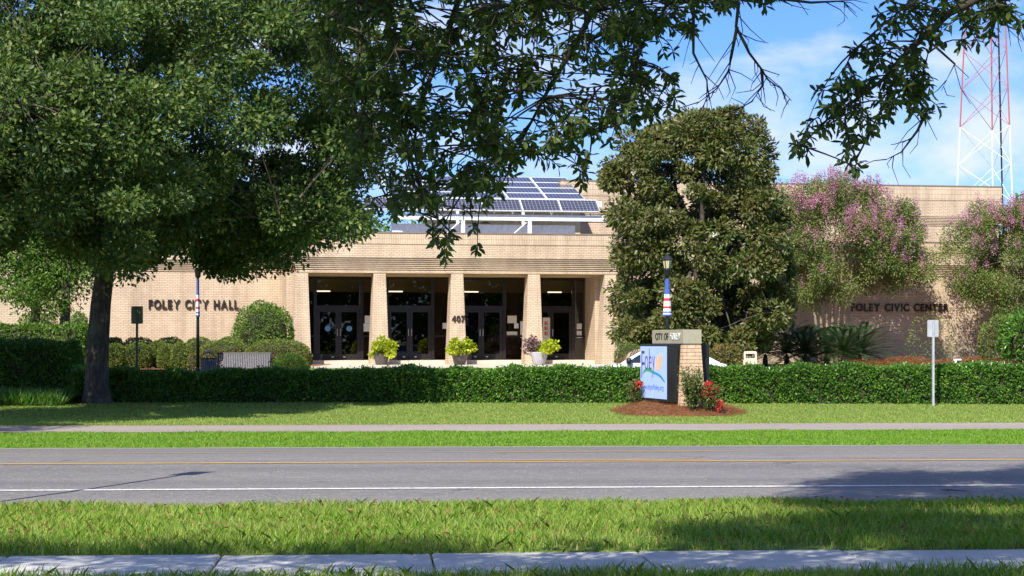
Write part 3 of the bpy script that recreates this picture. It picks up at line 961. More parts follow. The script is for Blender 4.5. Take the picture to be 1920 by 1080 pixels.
for i in range(nr):
    for k in range(na):
        m.f.append((i * na + k, i * na + (k + 1) % na, (i + 1) * na + (k + 1) % na, (i + 1) * na + k)); m.m.append(0)
bed = m.build('mulch_bed', 'mulch'); tag(bed, kind='structure')
def fbed(n):
    r = np.sqrt(rng.random(n)) * 1.06; t = rng.random(n) * 2 * math.pi
    x, y = bx + 1.5 * r * np.cos(t), by + 2.0 * r * np.sin(t)
    return np.stack([x, y, bedz(x, y) + .01 + .03 * rng.random(n)], 1)
co, f = needles('straw', 'needle', 26000, fbed, 0)
tag(link('pine_straw', np_mesh('pine_straw', co, f, 'needle'), None), 'brown pine straw heaped round the monument sign', 'pine straw', kind='stuff')

# roses at the sign
def stems_plant(name, loc, h, spread, nst, leaf, nleaf, L_, W_, label, cat, flowers=None, nfl=0, group=None):
    e = empty(name, loc); tag(e, label, cat, group)
    st = MB(); pts = []
    tips = []
    for k in range(nst):
        a = random.random() * 6.283; r = spread * math.sqrt(random.random())
        p0 = Vector((0.05 * math.cos(a), .05 * math.sin(a), -.02)); p2 = Vector((r * math.cos(a), r * math.sin(a), h * (.55 + .5 * random.random())))
        p1 = p0.lerp(p2, .5) + Vector((-.1 * r * math.cos(a), -.1 * r * math.sin(a), .12 * h))
        st.tube([p0, p1, p2], [.009, .007, .004], 5)
        tips.append(p2)
        for j in range(nleaf):
            t = .2 + .8 * random.random()
            q = p0.lerp(p1, t * 2) if t < .5 else p1.lerp(p2, t * 2 - 1)
            pts.append(q)
    st.build('stems', 'twig', e)
    P = np.array([tuple(p) for p in pts]) + rng.normal(0, .05, (len(pts), 3))
    P[:, 2] = np.maximum(P[:, 2], 0.02)
    n = len(P)
    co, f = leaf_arrays(P, rand_unit(n) + np.array([0, 0, .1]), unit(rand_unit(n) + np.array([0, 0, .8])), L_ * (.7 + .6 * rng.random(n)), W_)
    link('leaves', np_mesh('leaves', co, f, leaf), e)
    if flowers:
        for k in range(nfl):
            c = np.array([flowers[k % len(flowers)]]) + rng.normal(0, .035, (1, 3))
            P, D, Nn, l_, w_ = clump_leaves(c, .055, 26, .07, .06, 1, .2)
            co, f = leaf_arrays(P, D, Nn, l_, w_)
            link('blossom', np_mesh('blossom', co, f, 'rose_petal'), e)
    return e
def rel(px, py, d, base):
    q = at(px, py, d); return (q[0] - base[0], q[1] - base[1], q[2] - base[2])
b1 = ((1298 - 960) / F * 44.4, 44.4, float(bedz(np.array((1298 - 960) / F * 44.4), np.array(44.4))))
stems_plant('rose_bush', b1, 1.0, .36, 26, 'rose_leaf', 85, .06, .035, 'leafy rose bush without blooms before the brick pillar', 'rose bush')
b2 = ((1330 - 960) / F * 44.5, 44.5, float(bedz(np.array((1330 - 960) / F * 44.5), np.array(44.5))))
fl = [rel(a, b, 44.45, b2) for a, b in ((1326, 722), (1332, 724), (1322, 738), (1328, 741), (1334, 737), (1340, 734), (1345, 731), (1331, 733), (1338, 742), (1343, 752), (1348, 756), (1346, 762))]
stems_plant('rose_bush', b2, .62, .34, 18, 'rose_leaf', 75, .06, .035, 'rose bush with red blooms right of the brick pillar', 'rose bush', fl, 15)
b3 = ((1191 - 960) / F * 46.6, 46.6, float(bedz(np.array((1191 - 960) / F * 46.6), np.array(46.6))))
fl = [rel(a, b, 46.55, b3) for a, b in ((1193, 724), (1199, 721), (1203, 722), (1189, 728))]
stems_plant('rose_bush', b3, .62, .3, 16, 'rose_leaf', 70, .06, .035, 'rose bush with few red blooms beside the bright screen', 'rose bush', fl, 5)

# ------------------------------------------------------------------ street furniture
def lamp_post(px, d, label, top=4.42, turn=0.0):
    x = (px - 960) / F * d; z = float(gz(x, d))
    e = empty('lamp_post', (x, d, z), turn); tag(e, label, 'lamp post', 'lamp posts along the civic lawn')
    H = top - z
    MB().lathe([(.19, 0), (.20, .04), (.17, .09), (.15, .22), (.10, .32), (.11, .36), (.08, .42), (.06, .5)], 14).build('base', 'black_metal', e, True)
    MB().lathe([(.055, .5), (.045, H - .78)], 12).build('pole', 'black_metal', e, True)
    MB().lathe([(.05, H - .78), (.09, H - .72), (.105, H - .55), (.12, H - .52), (.11, H - .485)], 12).build('collar', 'black_metal', e, True)
    la = MB().lathe([(.10, H - .48), (.155, H - .21)], 6).build('lantern_glass', 'lamp_glass', e)
    fr_ = MB()
    for k in range(6):
        t = 2 * math.pi * k / 6
        fr_.tube([(.103 * math.cos(t), .103 * math.sin(t), H - .485), (.16 * math.cos(t), .16 * math.sin(t), H - .2)], .012, 4)
    fr_.build('lantern_frame', 'black_metal', la)
    MB().lathe([(.19, H - .21), (.20, H - .195), (.13, H - .11), (.05, H - .05), (.03, H - .02), (.008, H + .03)], 6).build('lantern_roof', 'black_metal', e)
    # patriotic pleated bunting tied round the pole
    b = MB(); z1, z0 = H - .82, H - 2.02
    n = 24; rows = [(0, .075, 0), (.28, .085, 0), (.42, .11, 1), (.52, .115, 2), (.60, .12, 1), (.74, .13, 2), (.80, .135, 1), (.88, .14, 0), (.92, .145, 1), (.96, .15, 0), (1, .155, 0)]
    for i, (t, r, c) in enumerate(rows):
        for k in range(n):
            a = 2 * math.pi * k / n; rr = r * (1 + .14 * math.cos(a * 6))
            b.v.append((rr * math.cos(a) * (.8 if px > 960 else .42), rr * math.sin(a) * (.7 if px > 960 else 1.3), z1 + (z0 - z1) * t))
        if i:
            for k in range(n):
                b.f.append(((i - 1) * n + k, (i - 1) * n + (k + 1) % n, i * n + (k + 1) % n, i * n + k)); b.m.append(rows[i - 1][2])
    o = b.build('bunting', ['banner_blue', 'banner_white', 'banner_red'])
    o.location = (x, d, z)
    tag(o, 'red white and blue bunting wrapped round the lamp post ' + ('by the bench' if px < 960 else 'behind the monument sign'), 'bunting')
lamp_post(371, 62.0, 'black lamp post with bunting between sign and litter bin')
lamp_post(1251, 62.0, 'black lantern lamp post with bunting rising behind monument sign', 4.44)

def sign_post(x, y, top, w, h, pmat, smat, label, name='sign_post'):
    z = float(gz(x, y)); e = empty(name, (x, y, z), R(2)); tag(e, label, 'sign')
    H = top - z
    p = MB()
    p.box(-.03, .03, -.004, .004, -.3, H - .01).box(-.03, -.022, -.03, -.0045, -.3, H - .01).box(.022, .03, -.03, -.0045, -.3, H - .01)
    p.build('post', pmat, e)
    r = .03; ring = []
    for cx, cz_, a0 in ((w / 2 - r, h / 2 - r, 0), (-w / 2 + r, h / 2 - r, 90), (-w / 2 + r, -h / 2 + r, 180), (w / 2 - r, -h / 2 + r, 270)):
        for k in range(4): ring.append((cx + r * math.cos(R(a0 + k * 30)), cz_ + r * math.sin(R(a0 + k * 30))))
    o = MB().prism(ring, 'y', .0055, .0085).build('sign_panel', smat, e)
    o.location = (0, 0, H - h / 2)
    for dz in (.08, h - .08):
        MB().lathe([(.012, 0), (.012, .012)], 8).build('bolt', pmat, e).location = (0, -.012, H - dz)
    return e
sign_post((1749.5 - 960) / F * 48.3, 48.3, EYE + 40 / F * 48.3, .285, .425, 'galvanised', 'galvanised', 'galvanised sign post standing before the sunlit clipped hedge')
sign_post((257 - 960) / F * 51.0, 51.0, EYE + 66 / F * 51.0, .31, .47, 'dull_sign_back', 'dull_sign_back', 'dark sign post behind the hedge beside the oak trunk')
tip = Vector((-3.6, 22.5)); hh = 3.9; k_ = hh / math.tan(SUN_EL)
sign_post(tip.x - k_ * math.sin(SUN_AZ) - .12, tip.y - k_ * math.cos(SUN_AZ), hh + .25, .30, .5, 'galvanised', 'galvanised', 'tall roadside sign post whose shadow falls on the road')

# litter bin and bench
x, d = (391 - 960) / F * 61.6, 61.6
e = empty('litter_bin', (x, d, float(gz(x, d)))); tag(e, 'grey slatted steel litter bin with domed lid beside the bench', 'litter bin')
MB().lathe([(.20, .03), (.225, .2), (.235, .74)], 18).build('liner', 'black_metal', e, True)
sl_me = MB().frustum(-.022, .022, -.006, .006, .04, -.026, .026, -.006, .006, .80).mesh('slat', 'grey_metal')
for k in range(22):
    t = 2 * math.pi * k / 22
    o = link('slat', sl_me, e); o.location = (.25 * math.cos(t), .25 * math.sin(t), 0); o.rotation_euler = (0, 0, t + math.pi / 2)
MB().lathe([(.262, .79), (.275, .81), (.262, .83)], 22).build('rim', 'black_metal', e, True)
MB().lathe([(.15, .98), (.16, 1.0), (.11, 1.04), (.03, 1.06)], 18).build('lid', 'grey_metal', e, True)
lg = MB()
for k in range(4):
    t = 2 * math.pi * k / 4 + .4
    lg.tube([(.24 * math.cos(t), .24 * math.sin(t), .82), (.14 * math.cos(t), .14 * math.sin(t), .99)], .008, 5)
lg.build('lid_bracket', 'black_metal', e)

x0_, d = (407 - 960) / F * 63.2, 63.2
bw_ = (508 - 407) / F * 63.2
e = empty('park_bench', (x0_, d, float(gz(x0_, d)))); tag(e, 'blue grey steel slat bench beside the litter bin', 'bench')
bs = MB().frustum(-.017, .017, 0, .008, .46, -.017, .017, .10, .108, .92).mesh('back_slat', 'grey_metal')
sst = MB().box(-.017, .017, -.46, 0, .452, .46).mesh('seat_slat', 'grey_metal')
nsl = 30
for k in range(nsl):
    u = .05 + (bw_ - .1) * k / (nsl - 1)
    o = link('back_slat', bs, e); o.location = (u, 0, 0)
    o = link('seat_slat', sst, e); o.location = (u, 0, 0)
MB().tube([(0, .108, .93), (bw_, .108, .93)], .022, 8).build('top_rail', 'black_metal', e)
MB().tube([(0, 0, .45), (bw_, 0, .45)], .02, 8).build('rear_rail', 'black_metal', e)
MB().tube([(0, -.46, .45), (bw_, -.46, .45)], .02, 8).build('front_rail', 'black_metal', e)
for u in (0.02, bw_ - .02):
    MB().tube([(u, .03, 0), (u, .0, .45), (u, .108, .93)], .022, 6).build('leg', 'black_metal', e)
    MB().tube([(u, -.44, 0), (u, -.46, .45), (u, -.44, .66), (u, .04, .68)], .022, 6).build('leg', 'black_metal', e)

# pale litter bin near the magnolia
x, d = (1407 - 960) / F * 60.0, 60.0
zz = EYE - 45 / F * 60 - .05
e = empty('litter_bin', (x, d, float(gz(x, d))), R(-8)); tag(e, 'tan concrete litter bin with open hood behind the hedge', 'litter bin')
zb0 = EYE + (HOR - 672) / F * 60 - float(gz(x, d))
MB().box(-.22, .22, -.22, .22, 0, zb0 - .05).build('body', 'bin_concrete', e, bevel=.02)
MB().box(-.20, .20, -.20, .20, zb0 - .049, zb0 + .01).build('rim', 'bin_concrete', e)
for sx in (-1, 1):
    for sy in (-1, 1): MB().box(sx * .17 - .03, sx * .17 + .03, sy * .17 - .03, sy * .17 + .03, zb0 + .0105, zb0 + .15).build('hood_post', 'bin_concrete', e)
MB().frustum(-.21, .21, -.21, .21, zb0 + .151, -.18, .18, -.18, .18, zb0 + .22).build('hood', 'bin_concrete', e)

# small white flood lamp by the wall
x, d = (1797 - 960) / F * 70, 70.0
z = float(gz(x, d)); e = empty('flood_lamp', (x, d, z), R(20)); tag(e, 'small white flood lamp on a stake by the hedge', 'flood lamp')
hz = EYE + (HOR - 676) / F * 70 - z
MB().tube([(0, 0, -.1), (0, 0, hz - .05)], .02, 6).build('stake', 'white_paint', e)
MB().frustum(-.13, .13, -.04, .1, hz - .08, -.13, .13, .0, .14, hz + .06).build('housing', 'white_paint', e, bevel=.01)
MB().box(-.1, .1, -.055, -.041, hz - .06, hz + .02).build('lens', 'tinted_glass', e)

# planters
def planter(px, d, r, h, potmat, sets, label, seed):
    x = (px - 960) / F * d; z = GB + .046
    e = empty('planter', (x, d, z)); tag(e, label, 'planter')
    MB().lathe([(r * .62, 0), (r * .72, .04), (r * .95, h * .8), (r, h * .92), (r * 1.05, h), (r * .9, h), (r * .88, h - .06)], 20).build('pot', potmat, e, True)
    for mat, off, rad, n, L_, W_ in sets:
        cc = np.array(off)[None] + rng.normal(0, 1, (26, 3)) * np.array(rad) * .42
        cc[:, 2] = np.maximum(cc[:, 2], h - .05)
        P, D, Nn, l_, w_ = clump_leaves(cc, .16, n // 26, L_, W_, .9, .2)
        co, f = leaf_arrays(P, D, Nn, l_, w_)
        link('foliage', np_mesh('foliage', co, f, mat), e)
planter(715, 78.0, .33, .46, 'pot_dark', [('chartreuse_leaf', (0, -.1, .70), (.72, .5, .34), 1900, .13, .10)], 'dark pot of bright chartreuse leaves before the doors with blue decals', 1)
planter(862, 78.3, .33, .42, 'pot_dark', [('chartreuse_leaf', (-.03, -.1, .70), (.68, .5, .40), 1900, .13, .10)], 'dark pot of bright chartreuse leaves below the 407 column', 2)
planter(1011, 78.6, .36, .52, 'pot_pale', [('chartreuse_leaf', (.28, -.1, .70), (.42, .4, .22), 1100, .12, .09), ('purple_leaf', (-.30, -.05, .76), (.30, .35, .34), 800, .12, .07)], 'pale grey pot with purple and yellow green plants', 3)

# ------------------------------------------------------------------ parked car
def car():
    d = 53.0
    xm = (1172 - 960) / F * d
    e = empty('parked_car', (xm - 1.55, d, float(gz(xm, d)) + .01), R(4)); tag(e, 'white car parked behind the monument sign and hedge', 'car')
    Lc = 4.35
    low = [(0, .30), (.04, .55), (.16, .68), (.9, .86), (1.35, .92), (4.0, .95), (4.25, .92), (4.35, .7), (4.33, .35), (4.2, .25), (.15, .22)]
    b = MB(); b.prism(low, 'y', -.86, .86)
    b.build('body', 'car_paint', e, bevel=.06)
    cab = [(1.28, .905), (1.55, 1.08), (1.95, 1.30), (2.3, 1.365), (3.0, 1.36), (3.55, 1.24), (4.1, .94)]
    m = MB(); n = len(cab)
    vs = []
    for s_ in (-1, 1):
        for (a, z) in cab:
            vs.append((a, s_ * (.82 - .28 * (z - .9)), z))
    m.add(vs, [tuple(range(n)), tuple(reversed(range(n, 2 * n)))] + [(i, i + n, i + n + 1, i + 1) for i in range(n - 1)])
    m.build('cabin', 'car_paint', e)
    def side(poly, name, mat):
        for s_ in (-1, 1):
            g_ = MB(); g_.add([(a, s_ * (.826 - .28 * (z - .9)), z) for a, z in poly], [tuple(range(len(poly)))]); g_.build(name, mat, e)
    side([(1.52, .95), (1.72, 1.10), (2.02, 1.27), (2.32, 1.31), (2.62, 1.31), (2.62, .96)], 'side_window', 'car_glass')
    side([(2.72, .96), (2.72, 1.31), (3.0, 1.305), (3.45, 1.2), (3.7, 1.06), (3.65, .97)], 'side_window', 'car_glass')
    m = MB(); m.add([(1.33, -.75, .945), (1.33, .75, .945), (1.92, .66, 1.295), (1.92, -.66, 1.295)], [(0, 1, 2, 3)]); m.v = [(a - .012, y, z + .012) for a, y, z in m.v]
    m.build('windscreen', 'car_glass', e)
    m = MB(); m.add([(3.58, -.68, 1.24), (3.58, .68, 1.24), (4.06, .75, .97), (4.06, -.75, .97)], [(0, 1, 2, 3)]); m.v = [(a + .012, y, z + .012) for a, y, z in m.v]
    m.build('rear_window', 'car_glass', e)
    for s_ in (-1, 1):
        MB().lathe([(.03, -.09), (.075, -.06), (.08, .03), (.05, .09)], 10).build('mirror', 'black_metal', e, True).location = (1.55, s_ * .92, 1.0)
        for a in (.85, 3.5):
            w = MB()
            ring = [(a + .31 * math.cos(t * .3142), .31 + .31 * math.sin(t * .3142)) for t in range(20)]
            w.prism(ring, 'y', s_ * .70, s_ * .875)
            wo_ = w.build('wheel', 'tyre', e)
            w = MB(); ring = [(a + .2 * math.cos(t * .3142), .31 + .2 * math.sin(t * .3142)) for t in range(20)]
            w.prism(ring, 'y', s_ * .876, s_ * .882); w.build('rim', 'galvanised', wo_)
        MB().box(4.30, 4.345, s_ * .7 - .12, s_ * .7 + .12, .70, .82).build('tail_light', 'red_print', e)
car()

# ------------------------------------------------------------------ trees
def bez(p0, p1, p2, n):
    return [p0 * (1 - t) ** 2 + p1 * 2 * t * (1 - t) + p2 * t * t for t in [i / n for i in range(n + 1)]]

def limbs_mesh(m, trunk, r0, r1, C, nl, twig_r=.025, start=.5, limb_r=.5, sag=.15):
    """trunk path, then nl main limbs to spread centres, then twigs to every centre."""
    T = [Vector(p) for p in trunk]
    n = len(T)
    rad = [r0 + (r1 - r0) * (i / (n - 1)) ** .8 for i in range(n)]
    rad[0] *= 1.35
    m.tube(T, rad, 12)
    C = [Vector(c) for c in C]
    ends = [C[0]]
    while len(ends) < min(nl, len(C)):
        ends.append(max(C, key=lambda c: min((c - e_).length for e_ in ends)))
    nodes = []
    i0 = int((n - 1) * start)
    for e_ in ends:
        k = random.randint(i0, n - 1); p0 = T[k]
        mid = p0.lerp(e_, .5) + Vector((0, 0, (e_ - p0).length * sag)) + Vector((random.uniform(-.3, .3), random.uniform(-.3, .3), 0))
        pts = bez(p0, mid, e_, 7)
        rr = rad[k] * limb_r
        m.tube(pts, [rr * (1 - .85 * i / 7) + .012 for i in range(8)], 7)
        nodes += pts[2:]
    for c in C:
        p = min(nodes, key=lambda q: (q - c).length)
        if (p - c).length < .15: continue
        mid = p.lerp(c, .5) + Vector((random.uniform(-.2, .2), random.uniform(-.2, .2), random.uniform(0, .25)))
        m.tube(bez(p, mid, c, 4), [twig_r, twig_r * .8, twig_r * .6, twig_r * .45, twig_r * .3], 5)

def sample_crown(n, c, rad, poly=None, shell=.45, tries=60):
    out = []
    c = np.array(c); rad = np.array(rad)
    for _ in range(tries):
        k = n * 3
        p = rand_unit(k) * (shell + (1 - shell) * rng.random(k)[:, None] ** .5) * rad + c
        if poly is not None:
            x_, y_ = px_of(p); p = p[inside(poly, x_, y_)]
        out += list(p)
        if len(out) >= n: break
    return np.array(out[:n])

def tree(name, label, trunk, r0, r1, C, clump_r, per, L_, W_, leafm, bark, nl=10, flat=.75, group=None, hollow=.3, extra=None, **kw):
    base = Vector(trunk[0])
    e = empty(name, base); tag(e, label, 'tree', group)
    m = MB(); limbs_mesh(m, trunk, r0, r1, C, nl, **kw)
    m.v = [(a - base.x, b - base.y, c - base.z) for a, b, c in m.v]
    m.build('trunk', bark, e, True)
    P, D, Nn, l_, w_ = clump_leaves(C, clump_r * (.5 + .95 * rng.random(len(C))), per, L_, W_, flat, hollow)
    co, f = leaf_arrays(P - np.array(base), D, Nn, l_, w_)
    cr_ = link('crown', np_mesh('crown', co, f, leafm), e)
    return e, cr_

# the big live oak by the hedge
oak_poly = [(-400, 560), (-60, 520), (0, 470), (40, 400), (100, 425), (160, 470), (205, 490), (225, 525), (250, 520), (262, 480), (330, 495), (400, 490), (440, 535),
            (470, 500), (520, 545), (540, 520), (545, 470), (600, 445), (640, 465), (690, 470), (700, 380), (690, 250), (700, 100), (700, -250), (-400, -250)]
tx, ty = (183 - 960) / F * 48.55, 48.55
tz = float(gz(tx, ty)) - .1
C = sample_crown(430, (tx + .6, 47.8, 7.9), (7.6, 6.8, 5.2), oak_poly, .45)
C2 = sample_crown(110, (-10.6, 40.5, 5.7), (3.6, 3.4, 3.3), oak_poly, .3)
C5 = sample_crown(75, (tx + 3.2, 47.2, 5.6), (5.2, 4.0, 2.6), [(200, 400), (330, 330), (690, 320), (690, 450), (600, 440), (545, 460), (530, 520), (440, 515), (330, 475), (230, 490)], .2)
C3 = sample_crown(80, (-15.3, 45.5, 6.6), (2.9, 4.2, 2.8), None, .3)
trunk = [(tx, ty, tz), (tx - .02, ty, tz + .5), (tx + .0, ty, tz + 1.5), (tx + .08, ty, tz + 2.6), (tx + .18, ty + .1, tz + 3.6), (tx + .5, ty + .4, tz + 4.8), (tx + .9, ty + .6, tz + 6.2), (tx + 1.4, ty + .6, tz + 8)]
tree('oak_tree', 'large live oak with thick dark trunk shading the lawn', trunk, .35, .17, np.vstack([C, C2, C3, C5]), .72, 620, .13, .068, 'oak_leaf', 'oak_bark', 18, .62, start=.62, hollow=.12)

C4 = sample_crown(120, (-14.6, 33.5, 7.2), (3.4, 5.0, 2.6), None, .25)
tree('oak_tree', 'roadside oak standing left of the view whose shade crosses the footpath', [(-16.5, 34.5, -.3), (-16.5, 34.5, 1.5), (-16.3, 34.4, 3.2), (-16, 34.2, 5.2), (-15.6, 34, 7)], .3, .14, C4, .85, 420, .14, .075, 'oak_leaf', 'oak_bark', 10, .7, start=.6)
# brighter trees behind, at the left
for px, d, r, lab in ((62, 69, .26, 'bright green tree behind the pale hedge, left of its twin'), (118, 67.5, .26, 'bright green tree behind the pale hedge, nearer the oak trunk')):
    x, z = (px - 960) / F * d, GB - .1
    poly = [(-300, 590), (0, 560), (30, 545), (70, 585), (100, 570), (130, 520), (160, 560), (175, 480), (200, 300), (-300, 300)]
    C = sample_crown(70, (x - .6, d, 5.4), (3.4, 2.6, 2.9), poly, .3)
    tree('shade_tree', lab, [(x, d, z), (x, d, z + 1), (x + .1, d, z + 2.2), (x + .1, d, z + 4), (x, d, z + 6)], r, .10, C, .85, 330, .13, .065, 'bright_leaf', 'oak_bark', 9)
# trees far behind the roofs
def far_tree(px, d, top, rx, lab):
    x, z = (px - 960) / F * d, GB - .1
    h = EYE + (HOR - top) / F * d
    C = sample_crown(60, (x, d, h * .62), (rx, rx * .9, h * .36), None, .4)
    tree('shade_tree', lab, [(x, d, z), (x, d, h * .3), (x + .1, d, h * .6)], .3, .12, C, rx * .3, 200, .3, .16, 'bright_leaf', 'oak_bark', 8)
far_tree(1945, 112, 350, 1.9, 'green tree rising behind the right end of the building')
far_tree(640, 125, 395, 4.5, 'green tree behind the solar panels seen past the roof edge')
far_tree(800, 130, 400, 4.2, 'broad green tree behind the roof between oak and solar panels')

# southern magnolia
mag_poly = [(1172, 640), (1162, 560), (1184, 520), (1152, 470), (1168, 420), (1155, 370), (1138, 332), (1172, 292), (1190, 240), (1250, 215), (1310, 215), (1370, 206), (1405, 225),
            (1418, 270), (1440, 300), (1432, 330), (1460, 360), (1468, 420), (1478, 470), (1472, 540), (1455, 600), (1430, 650), (1300, 655)]
d = 71.5; x = (1305 - 960) / F * d; z = GB - .1
C = sample_crown(270, (x, d, 5.2), (4.5, 3.0, 6.6), mag_poly, .5)
e, cr_ = tree('magnolia_tree', 'dense broad magnolia tree with glossy olive and rust leaves', [(x, d, z), (x, d, z + 2), (x + .1, d, z + 5), (x, d, z + 8.3)], 0.24, .06, C, .54, 420, .20, .085, 'magnolia_leaf', 'oak_bark', 14, .75, start=.25)
fc = np.array([at(px, py, 68.6) for px, py in ((1188, 322), (1258, 394), (1340, 440))]) - np.array([x, d, z])
for c in fc:
    P, D, Nn, l_, w_ = clump_leaves(c[None], .05, 12, .11, .08, 1, .1)
    co, f = leaf_arrays(P, D, Nn, l_, w_)
    link('blossom', np_mesh('blossom', co, f, 'cream_flower'), e)

# crape myrtles
def myrtle(px, d, poly, c, rad, n, nstem, lab, flow, xo=0):
    x, z = (px - 960) / F * d, GB - .1
    C = sample_crown(n, c, rad, poly, .35)
    e = empty('crape_myrtle', (x, d, z)); tag(e, lab, 'tree', 'crape myrtles along the civic wall')
    m = MB(); Cl = [Vector(q) for q in C]
    nodes = []
    for k in range(nstem):
        a = (k - (nstem - 1) / 2)
        p0 = Vector((x + a * .17, d + random.uniform(-.2, .2), z))
        tgt = Cl[random.randrange(len(Cl))]
        tgt = Vector((x + a * .55, d + random.uniform(-.8, .8), c[2] + rad[2] * .3))
        pts = bez(p0, Vector((x + a * .22, d, z + 2.0)), tgt, 8)
        m.tube(pts, [.085 - .065 * i / 8 for i in range(9)], 7); nodes += pts[3:]
    for q in Cl:
        p = min(nodes, key=lambda w_: (w_ - q).length)
        mid = p.lerp(q, .5) + Vector((0, 0, .15))
        m.tube(bez(p, mid, q, 4), [.022, .017, .013, .01, .006], 5)
    base = np.array([x, d, z])
    m.v = [(a - x, b - d, cc - z) for a, b, cc in m.v]
    m.build('trunk', 'myrtle_bark', e, True)
    P, D, Nn, l_, w_ = clump_leaves(C, .55 * (.75 + .5 * rng.random(len(C))), 300, .10, .052, .85, .1)
    co, f = leaf_arrays(P - base, D, Nn, l_, w_)
    link('crown', np_mesh('crown', co, f, 'myrtle_leaf'), e)
    # flower panicles on the outer, upper clumps
    score = (C[:, 2] - c[2]) / rad[2] + .35 * rng.normal(size=len(C)) - .3 * (C[:, 1] - d) / rad[1]
    top = C[np.argsort(-score)[:flow]]
    FC = top[rng.integers(0, len(top), flow * 4)] + rand_unit(flow * 4) * np.array([.55, .55, .55]) + np.array([0, -.1, .2])
    P, D, Nn, l_, w_ = clump_leaves(FC, .14, 62, .055, .048, 2.1, .1)
    co, f = leaf_arrays(P - base, D, Nn, l_, w_)
    tag(link('blossom', np_mesh('blossom', co, f, 'myrtle_flower'), e), kind='stuff')
m1 = [(1440, 330), (1480, 325), (1520, 345), (1560, 325), (1620, 345), (1660, 380), (1720, 385), (1715, 430), (1750, 480), (1755, 530), (1730, 525), (1690, 535), (1640, 545), (1600, 540), (1580, 565), (1545, 555), (1500, 590), (1470, 560), (1450, 500), (1440, 420)]
dm = 82.6
myrtle(1556, dm, m1, at(1595, 455, dm), (4.3, 1.9, 3.7), 240, 6, 'pink flowering crape myrtle over the civic center lettering', 105)
m2 = [(1762, 480), (1775, 425), (1830, 392), (1880, 388), (1930, 395), (2060, 420), (2080, 560), (1990, 630), (1930, 640), (1895, 615), (1860, 590), (1822, 570), (1785, 530)]
dm2 = 84.2
myrtle(1925, dm2, m2, at(1915, 500, dm2), (4.2, 1.6, 3.6), 230, 5, 'pale pink crape myrtle beyond the lettering near the mast', 60)

# ------------------------------------------------------------------ shrubs and hedges
def shrub(name, label, c, rad, n, L_, W_, mat, cat='shrub', group=None, power=2.6, bottom=-.6, rough=.06, core=True, turn=0.0, leaf2=None):
    """clipped shrub: superellipsoid surface of leaves round a twiggy core; c is the base centre."""
    e = empty(name, c, turn); tag(e, label, cat, group)
    rad = np.array(rad)
    d_ = rand_unit(n); d_ = d_[d_[:, 2] > bottom]
    k = (np.abs(d_) ** power).sum(1) ** (-1 / power)
    lump = 1 + rough * np.sin(d_[:, 0] * 7 + c[0]) * np.cos(d_[:, 1] * 6 + c[1] + d_[:, 2] * 5)
    rr = (k * lump * (1 - .16 * rng.random(len(d_)) ** 2))[:, None]
    P = d_ * rr * rad
    P[:, 2] += rad[2] * .9
    P[:, 2] = np.maximum(P[:, 2], .01)
    Dl = unit(d_ + rand_unit(len(d_)) * .9); Nn = unit(d_ + rand_unit(len(d_)) * .7)
    co, f = leaf_arrays(P, Dl, Nn, L_ * (.7 + .6 * rng.random(len(P))), W_)
    mi = None
    if leaf2:
        mi = np.repeat((P[:, 2] < rad[2] * 1.25 + rng.normal(0, .12, len(P))).astype(np.int32), 2)
    link('foliage', np_mesh('foliage', co, f, [mat, leaf2] if leaf2 else mat, mi), e)
    if core:
        m = MB(); a_, b_ = 14, 9
        for i in range(b_ + 1):
            ph = -math.pi / 2 + math.pi * i / b_
            for j in range(a_):
                t = 2 * math.pi * j / a_
                v = np.array([math.cos(ph) * math.cos(t), math.cos(ph) * math.sin(t), math.sin(ph)])
                kk = (np.abs(v) ** power).sum() ** (-1 / power) * .82
                q = v * kk * rad; m.v.append((q[0], q[1], max(0, q[2] + rad[2] * .9)))
        for i in range(b_):
            for j in range(a_):
                m.f.append((i * a_ + j, i * a_ + (j + 1) % a_, (i + 1) * a_ + (j + 1) % a_, (i + 1) * a_ + j)); m.m.append(0)
        m.build('twigs', 'twig', e)
    return e

def px_shrub(px0, px1, ytop, d, lab, mat, deep=None, zb=None, L_=.06, W_=.035, n=3200, name='shrub', group=None, **k):
    x = ((px0 + px1) / 2 - 960) / F * d; w = (px1 - px0) / F * d / 2
    z = float(gz(x, d)) if zb is None else zb
    h = EYE + (HOR - ytop) / F * d - z
    return shrub(name, lab, (x, d, z), (w, deep or w, h / 1.9), n, L_, W_, mat, group=group, **k)

ML = ('clipped green mound shrub at the straw edge of the bed below city hall lettering', 'flat topped clipped shrub against the brick wall behind the front mounds')
MG = ('front row of clipped mounds', 'back row of clipped shrubs')
for a, b, y, d in ((98, 152, 636, 70), (146, 176, 648, 68.5), (196, 235, 645, 68), (234, 283, 644, 68.2), (281, 312, 640, 69.2), (296, 330, 646, 68), (322, 362, 644, 67.6),
                   (196, 232, 634, 71.5), (228, 292, 634, 71.5), (292, 348, 633.5, 71.2), (346, 402, 634, 71), (405, 455, 633, 72)):
    px_shrub(a, b, y, d, ML[d > 69.5], 'mound_leaf', group=MG[d > 69.5], name='mound_shrub', n=5200)
px_shrub(374, 468, 639, 67.5, 'wide low clipped shrub with reddish tips behind the bench', 'mound_leaf', deep=.8, name='low_shrub', leaf2='red_tip_leaf', n=8000)
px_shrub(462, 582, 638, 67.0, 'wide shrub with rusty lower leaves beside the first column', 'mound_leaf', deep=.9, name='low_shrub', leaf2='red_tip_leaf', n=11000)
px_shrub(352, 372, 664, 63.5, 'small coppery shrub beside the lamp post and litter bin', 'red_tip_leaf', name='small_shrub', n=900)
px_shrub(439, 549, 570, 76.5, 'large rounded green shrub against the wall left of the columns', 'bright_leaf', deep=1.0, L_=.12, W_=.055, n=7000, name='round_shrub', power=2.2, rough=.1)
